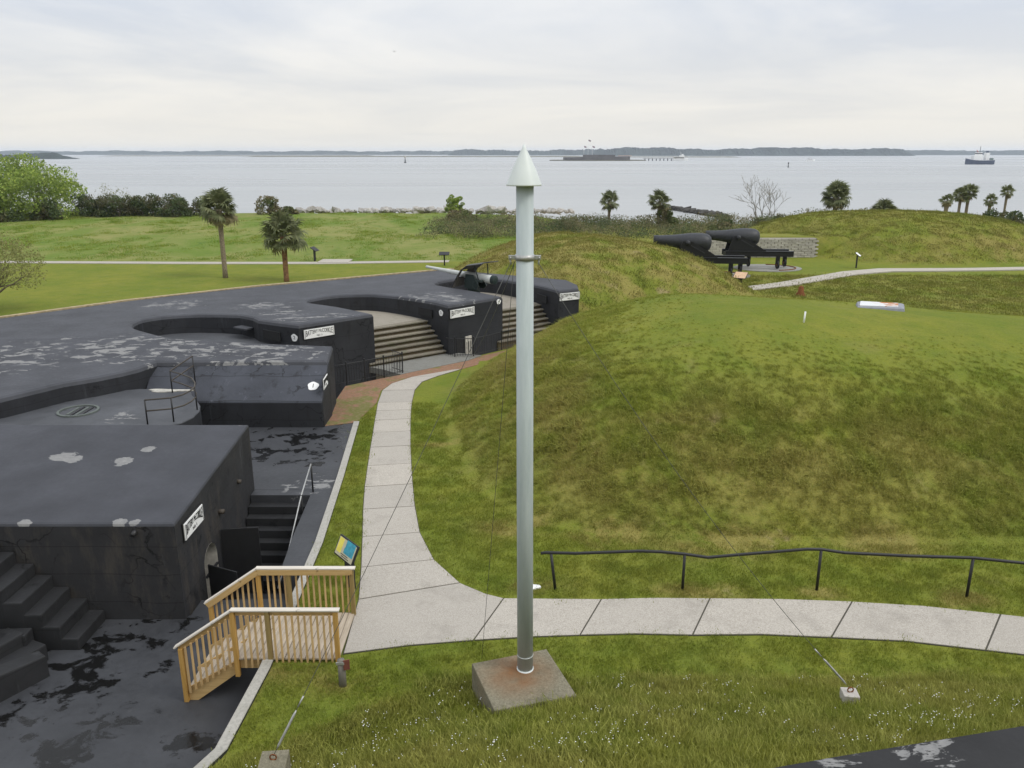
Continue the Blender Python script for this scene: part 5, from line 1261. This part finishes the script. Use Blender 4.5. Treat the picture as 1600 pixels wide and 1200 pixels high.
box('cabin', (0, 0, H_ + 1.0), (6, 2.6, 2.0), M['white'], yt, local=True); box('cabin_window', (0, 0, H_ + 1.2), (6.1, 2.7, 0.6), M['dark'], yt, local=True)
for nm, x, y, s_, m_, lb in (('channel_buoy', -143, 1120, 1.0, 'dirtyw', 'pale tipped channel marker buoy in the left part of the harbour'), ('channel_buoy', 258, 780, 0.55, 'iron', 'small black buoy below the motorboat')):
    t = thing(nm, lb, 'buoy', (x, y, -3.5)); t.scale = (s_,) * 3
    loc_ob('float', new_mesh('float', *lathe_vf([(-0.5, 1.5), (0.8, 1.6), (1.3, 1.2)], 12, 'z')), M['iron'], t); loc_ob('tower', new_mesh('tower', *lathe_vf([(1.2, 0.9), (5.5, 0.45)], 6, 'z')), M['iron'], t); loc_ob('top_mark', new_mesh('top_mark', *lathe_vf([(5.4, 0.9), (7.6, 1.2), (8.4, 0.3)], 8, 'z')), M[m_], t)
# gulls
def gull(x, y, z, s_, rz, label):
    V = [(-.5, 0, 0), (.4, 0, 0), (.1, -.1, .06), (.1, .1, .06), (-.15, -1.2, .3), (.05, -1.15, .32), (-.15, 1.2, .3), (.05, 1.15, .32), (-.2, 0, -.06), (.15, -.6, .2), (-.1, -.6, .18), (.15, .6, .2), (-.1, .6, .18)]
    F = [(0, 8, 1, 2), (0, 3, 1, 8), (0, 2, 3), (1, 3, 2), (2, 9, 10, 0), (9, 5, 4, 10), (3, 0, 12, 11), (11, 12, 6, 7)]
    o = ob('seagull', new_mesh('seagull', V, F), simple('gull_grey_%d' % int(x), (0.16, 0.16, 0.17), 0.8)); o.location = (x, y, z); o.scale = (s_,) * 3; o.rotation_euler = (0.2, 0.2, rz); tag(o, label, 'bird')
gull(-10.6, 78, 18.7, 0.22, 0.7, 'lone gull high in the pale sky left of the pole tip')

# dark roof corner at lower right
mm = m_black('near_roof_coating', (0.022, 0.022, 0.023), patches=[(5.6, 8.75, 2.45, 0.7), (4.2, 8.6, 2.45, 0.45)], stain=0.3, pth=(0.485, 0.55))
br_ = prism('bunker_roof', [(1.2, 8.22), (3.0, 8.48), (4.2, 8.75), (7.4, 9.42), (12, 10.4), (12, 6), (1.2, 6)], 2.45, 0.3, [M['wall'], mm], bevel=0.03); tag(br_, 'corner of a weathered black concrete roof at the lower right of the view', 'roof')

# ================================================================== grass (stuff, instanced from the object's own clumps)
def clump(n, h, spread, width, seed, bend=0.5):
    r_ = np.random.default_rng(seed); V = []; F = []
    for i in range(n):
        x, y = r_.normal(0, spread, 2); a_ = r_.uniform(0, 2 * PI); hh = h * r_.uniform(0.5, 1.2); ln = r_.uniform(0.1, bend) * hh; b = len(V); q = r_.uniform(0, 2 * PI)
        wx, wy = math.cos(a_) * width / 2, math.sin(a_) * width / 2; lx, ly = math.cos(q) * ln, math.sin(q) * ln
        V += [(x - wx, y - wy, -0.02), (x + wx, y + wy, -0.02), (x + lx * .4 + wx * .8, y + ly * .4 + wy * .8, hh * .6), (x + lx * .4 - wx * .8, y + ly * .4 - wy * .8, hh * .6), (x + lx * 1.5, y + ly * 1.5, hh)]
        F += [(b, b + 1, b + 2, b + 3), (b + 3, b + 2, b + 4)]
    return V, F
def make_gn():
    g_ = bpy.data.node_groups.new('scatter_clumps', 'GeometryNodeTree')
    g_.interface.new_socket('Geometry', in_out='INPUT', socket_type='NodeSocketGeometry'); g_.interface.new_socket('Geometry', in_out='OUTPUT', socket_type='NodeSocketGeometry')
    N = g_.nodes; Lk = g_.links; gi = N.new('NodeGroupInput'); go = N.new('NodeGroupOutput'); jn = N.new('GeometryNodeJoinGeometry')
    def named(nm, ty):
        q = N.new('GeometryNodeInputNamedAttribute'); q.data_type = ty; q.inputs[0].default_value = nm; return q.outputs[0]
    def eq(nm, v):
        c = N.new('FunctionNodeCompare'); c.data_type = 'INT'; c.operation = 'EQUAL'; c.inputs[3].default_value = v; Lk.new(named(nm, 'INT'), c.inputs[2]); return c.outputs[0]
    for v in range(3):
        s1 = N.new('GeometryNodeSeparateGeometry'); s1.domain = 'POINT'; Lk.new(gi.outputs[0], s1.inputs[0]); Lk.new(eq('cls', v), s1.inputs[1])          # clump variant
        s2 = N.new('GeometryNodeSeparateGeometry'); s2.domain = 'POINT'; Lk.new(gi.outputs[0], s2.inputs[0]); Lk.new(eq('cls', 10 + v), s2.inputs[1])     # its points
        mp = N.new('GeometryNodeMeshToPoints'); Lk.new(s2.outputs[0], mp.inputs['Mesh'])
        ip = N.new('GeometryNodeInstanceOnPoints'); Lk.new(mp.outputs[0], ip.inputs['Points']); Lk.new(s1.outputs[0], ip.inputs['Instance'])
        er = N.new('FunctionNodeEulerToRotation'); Lk.new(named('rot', 'FLOAT_VECTOR'), er.inputs[0]); Lk.new(er.outputs[0], ip.inputs['Rotation'])
        Lk.new(named('scl', 'FLOAT'), ip.inputs['Scale']); Lk.new(ip.outputs[0], jn.inputs[0])
    Lk.new(jn.outputs[0], go.inputs[0]); return g_
GN = make_gn()
def grass_stuff(name, X, Y, clumps, mat, smin=0.7, smax=1.3, dry=None, tilt=0.25, zoff=0.0, extra_scale=None):
    Z = hts(X, Y) + zoff; n = len(X); V = []; F = []; cls = []
    for v, (cv, cf) in enumerate(clumps):
        b = len(V); V += cv; F += [tuple(i + b for i in f) for f in cf]; cls += [v] * len(cv)
    nb_ = len(V); var = rng.integers(0, 3, n); V += list(zip(X, Y, Z)); cls += list(10 + var)
    me = new_mesh(name, V, F); me.materials.append(mat)
    def at(nm, ty, arr, key='value'):
        a_ = me.attributes.new(nm, ty, 'POINT'); a_.data.foreach_set(key, np.asarray(arr).ravel())
    at('cls', 'INT', np.array(cls, dtype=np.int32))
    # tilt with the ground
    e_ = 0.3; gx = (hts(X + e_, Y) - hts(X - e_, Y)) / (2 * e_); gy = (hts(X, Y + e_) - hts(X, Y - e_)) / (2 * e_)
    rot = np.zeros((len(V), 3), np.float32); rot[nb_:, 0] = np.arctan(gy) * 0.6 + rng.normal(0, tilt * .4, n); rot[nb_:, 1] = -np.arctan(gx) * 0.6 + rng.normal(0, tilt * .4, n); rot[nb_:, 2] = rng.uniform(-.6, .6, n) + PI * rng.integers(0, 2, n) * 0
    at('rot', 'FLOAT_VECTOR', rot, 'vector')
    s_ = np.ones(len(V), np.float32); s_[nb_:] = rng.uniform(smin, smax, n) * (1 if extra_scale is None else extra_scale); at('scl', 'FLOAT', s_)
    d_ = np.zeros(len(V), np.float32); d_[nb_:] = dryness(X, Y, Z) if dry is None else dry; at('dry', 'FLOAT', d_)
    t_ = np.zeros(len(V), np.float32); t_[nb_:] = rng.random(n) ** 1.5; at('tint', 'FLOAT', t_)
    o = ob(name, me); m_ = o.modifiers.new('scatter', 'NODES'); m_.node_group = GN
    return tagk(o, 'stuff')
WALK = [ccw(P) for P in slabs]
def off_paths(X, Y, margin=0.02):
    k = np.ones(len(X), bool)
    for P in WALK: k &= pdist(P, X, Y) < -margin
    k &= pdist(HOLE, X, Y) < -0.2
    k &= pdist([(-7.35, 28.9), (-5.98, 29.42), (-5.62, 31.9), (-5.72, 33.7), (-5.42, 34.85), (-2.42, 37.32), (1.6, 42.4), (1.0, 42.9), (-2.9, 40), (-7.4, 35)], X, Y) < -0.05
    k &= pdist([(-0.77, 13.36), (0.68, 13.83), (1.17, 12.41), (-0.31, 12.0)], X, Y) < -0.03
    k &= pdist([(-5.7, 14.2), (-3.45, 14.2), (-3.45, 16.0), (-5.7, 16.0)], X, Y) < 0
    k &= pdist([(1.5, 8.4), (4.2, 8.85), (7.4, 9.42), (12, 10.3), (12, 4), (1.5, 4)], X, Y) < 0
    return k
def scatter(n, x0, x1, y0, y1, cond=None):
    X = rng.uniform(x0, x1, n); Y = rng.uniform(y0, y1, n); k = off_paths(X, Y)
    k &= np.abs(X) < 0.70 * Y + 2.0
    if cond is not None: k &= cond(X, Y)
    return X[k], Y[k]
mea = lambda X, Y: (Y < 11.5 + 2.1 * sstep((X + 5) / 4) + 0.25 * vnoise(X, Y, 1.4))
X, Y = scatter(9500, -6, 14, 7.5, 14.0, mea)
grass_stuff('meadow_grass', X, Y, [clump(46, 0.13, 0.10, 0.012, 1), clump(40, 0.16, 0.11, 0.012, 2, 0.8), clump(34, 0.11, 0.12, 0.014, 3)], m_blade('meadow_blades', (0.40, 0.40, 0.11), 0.75, 1.15))
X, Y = scatter(22000, -6, 16, 11.5, 32, lambda X, Y: (~mea(X, Y)) & (pdist(M1, X, Y) < 0.5))
grass_stuff('lawn_grass', X, Y, [clump(40, 0.05, 0.10, 0.010, 4), clump(40, 0.06, 0.10, 0.010, 5), clump(40, 0.045, 0.11, 0.010, 6)], m_blade('lawn_blades', (0.24, 0.28, 0.05), 0.5, 1.2))
X, Y = scatter(46000, -4, 30, 19, 47, lambda X, Y: (pdist(M1, X, Y) > 0.2) & (rng.random(len(X)) < np.clip(1.2 - (pdist(M1, X, Y) - 2.5) / 7.0 - np.maximum(X - 12, 0) * 0.02, 0.0, 1)))
steep = np.exp(-((pdist(M1, X, Y) - 3.2) / 3.6) ** 2)
grass_stuff('mound_grass', X, Y, [clump(30, 0.14, 0.10, 0.019, 7, 1.3), clump(26, 0.18, 0.11, 0.019, 8, 1.3), clump(24, 0.12, 0.12, 0.022, 9, 1.3)], m_blade('mound_blades', (0.27, 0.275, 0.065), 0.7, 1.32), extra_scale=(0.25 + 0.75 * steep) * (0.85 + 0.45 * np.array([mnoise.fractal(Vector((x * 0.9, y * 0.9, 1.1)), 0.9, 2.2, 3) for x, y in zip(X, Y)])))
X, Y = scatter(22000, -12, 56, 45, 100, lambda X, Y: (pdist(M2, X, Y) > 0.6) | (pdist(M3, X, Y) > 0.5) | ((X > 17) & (Y > 46) & (Y < 68) & (pdist(M1, X, Y) < 0)))
grass_stuff('far_mound_grass', X, Y, [clump(26, 0.10, 0.30, 0.035, 17, 1.2), clump(24, 0.12, 0.32, 0.035, 18, 1.2), clump(22, 0.09, 0.34, 0.04, 19, 1.2)], m_blade('far_mound_blades', (0.20, 0.20, 0.055), 0.65, 1.0))
fnz = lambda X, Y: np.array([mnoise.fractal(Vector((x * 0.16, y * 0.09, 3.1)), 0.9, 2.2, 4) for x, y in zip(X, Y)])
X, Y = scatter(26000, -85, 8, 78, 134, lambda X, Y: fnz(X, Y) + rng.normal(0, 0.22, len(X)) > 0.24)
grass_stuff('field_grass', X, Y, [clump(20, 0.15, 0.35, 0.05, 27, 1.0), clump(18, 0.19, 0.4, 0.05, 28, 1.0), clump(16, 0.12, 0.4, 0.06, 29, 1.0)], m_blade('field_blades', (0.12, 0.20, 0.035), 1.0), extra_scale=0.75, dry=np.zeros(len(X)) + 0.05)
# daisies
def flower(n, seed):
    r_ = np.random.default_rng(seed); V, F = [], []
    for i in range(n):
        x, y = r_.normal(0, 0.09, 2); z = r_.uniform(0.15, 0.24); b = len(V); r2 = r_.uniform(0.006, 0.011)
        for k in range(6): V.append((x + r2 * math.cos(k * PI / 3), y + r2 * math.sin(k * PI / 3), z))
        V.append((x, y, z + 0.008)); F += [(b + k, b + (k + 1) % 6, b + 6) for k in range(6)]
    return V, F
X, Y = scatter(750, -5, 13, 9, 13.8, lambda X, Y: mea(X, Y + 0.2) & (vnoise(X, Y, 1.1, 5.0) > -0.1))
fl = grass_stuff('meadow_flowers', X, Y, [flower(3, 1), flower(4, 2), flower(2, 3)], M['white'])

# ------------------------------------------------------------------ haze
hb = bmesh.new(); bm_box(hb, (0, 3900, 17.5), (14000, 8600, 51))
hm = bpy.data.materials.new('harbour_haze'); hm.use_nodes = True; hm.node_tree.nodes.clear()
pv = hm.node_tree.nodes.new('ShaderNodeVolumePrincipled'); pv.inputs['Color'].default_value = (0.82, 0.89, 1.0, 1); pv.inputs['Density'].default_value = 0.00011; pv.inputs['Anisotropy'].default_value = 0.3
mo = hm.node_tree.nodes.new('ShaderNodeOutputMaterial'); hm.node_tree.links.new(pv.outputs[0], mo.inputs['Volume'])
haze = ob('haze', hb, hm); tagk(haze, 'stuff')
sc.cycles.volume_bounces = 1 if hasattr(sc.cycles, 'volume_bounces') else 0
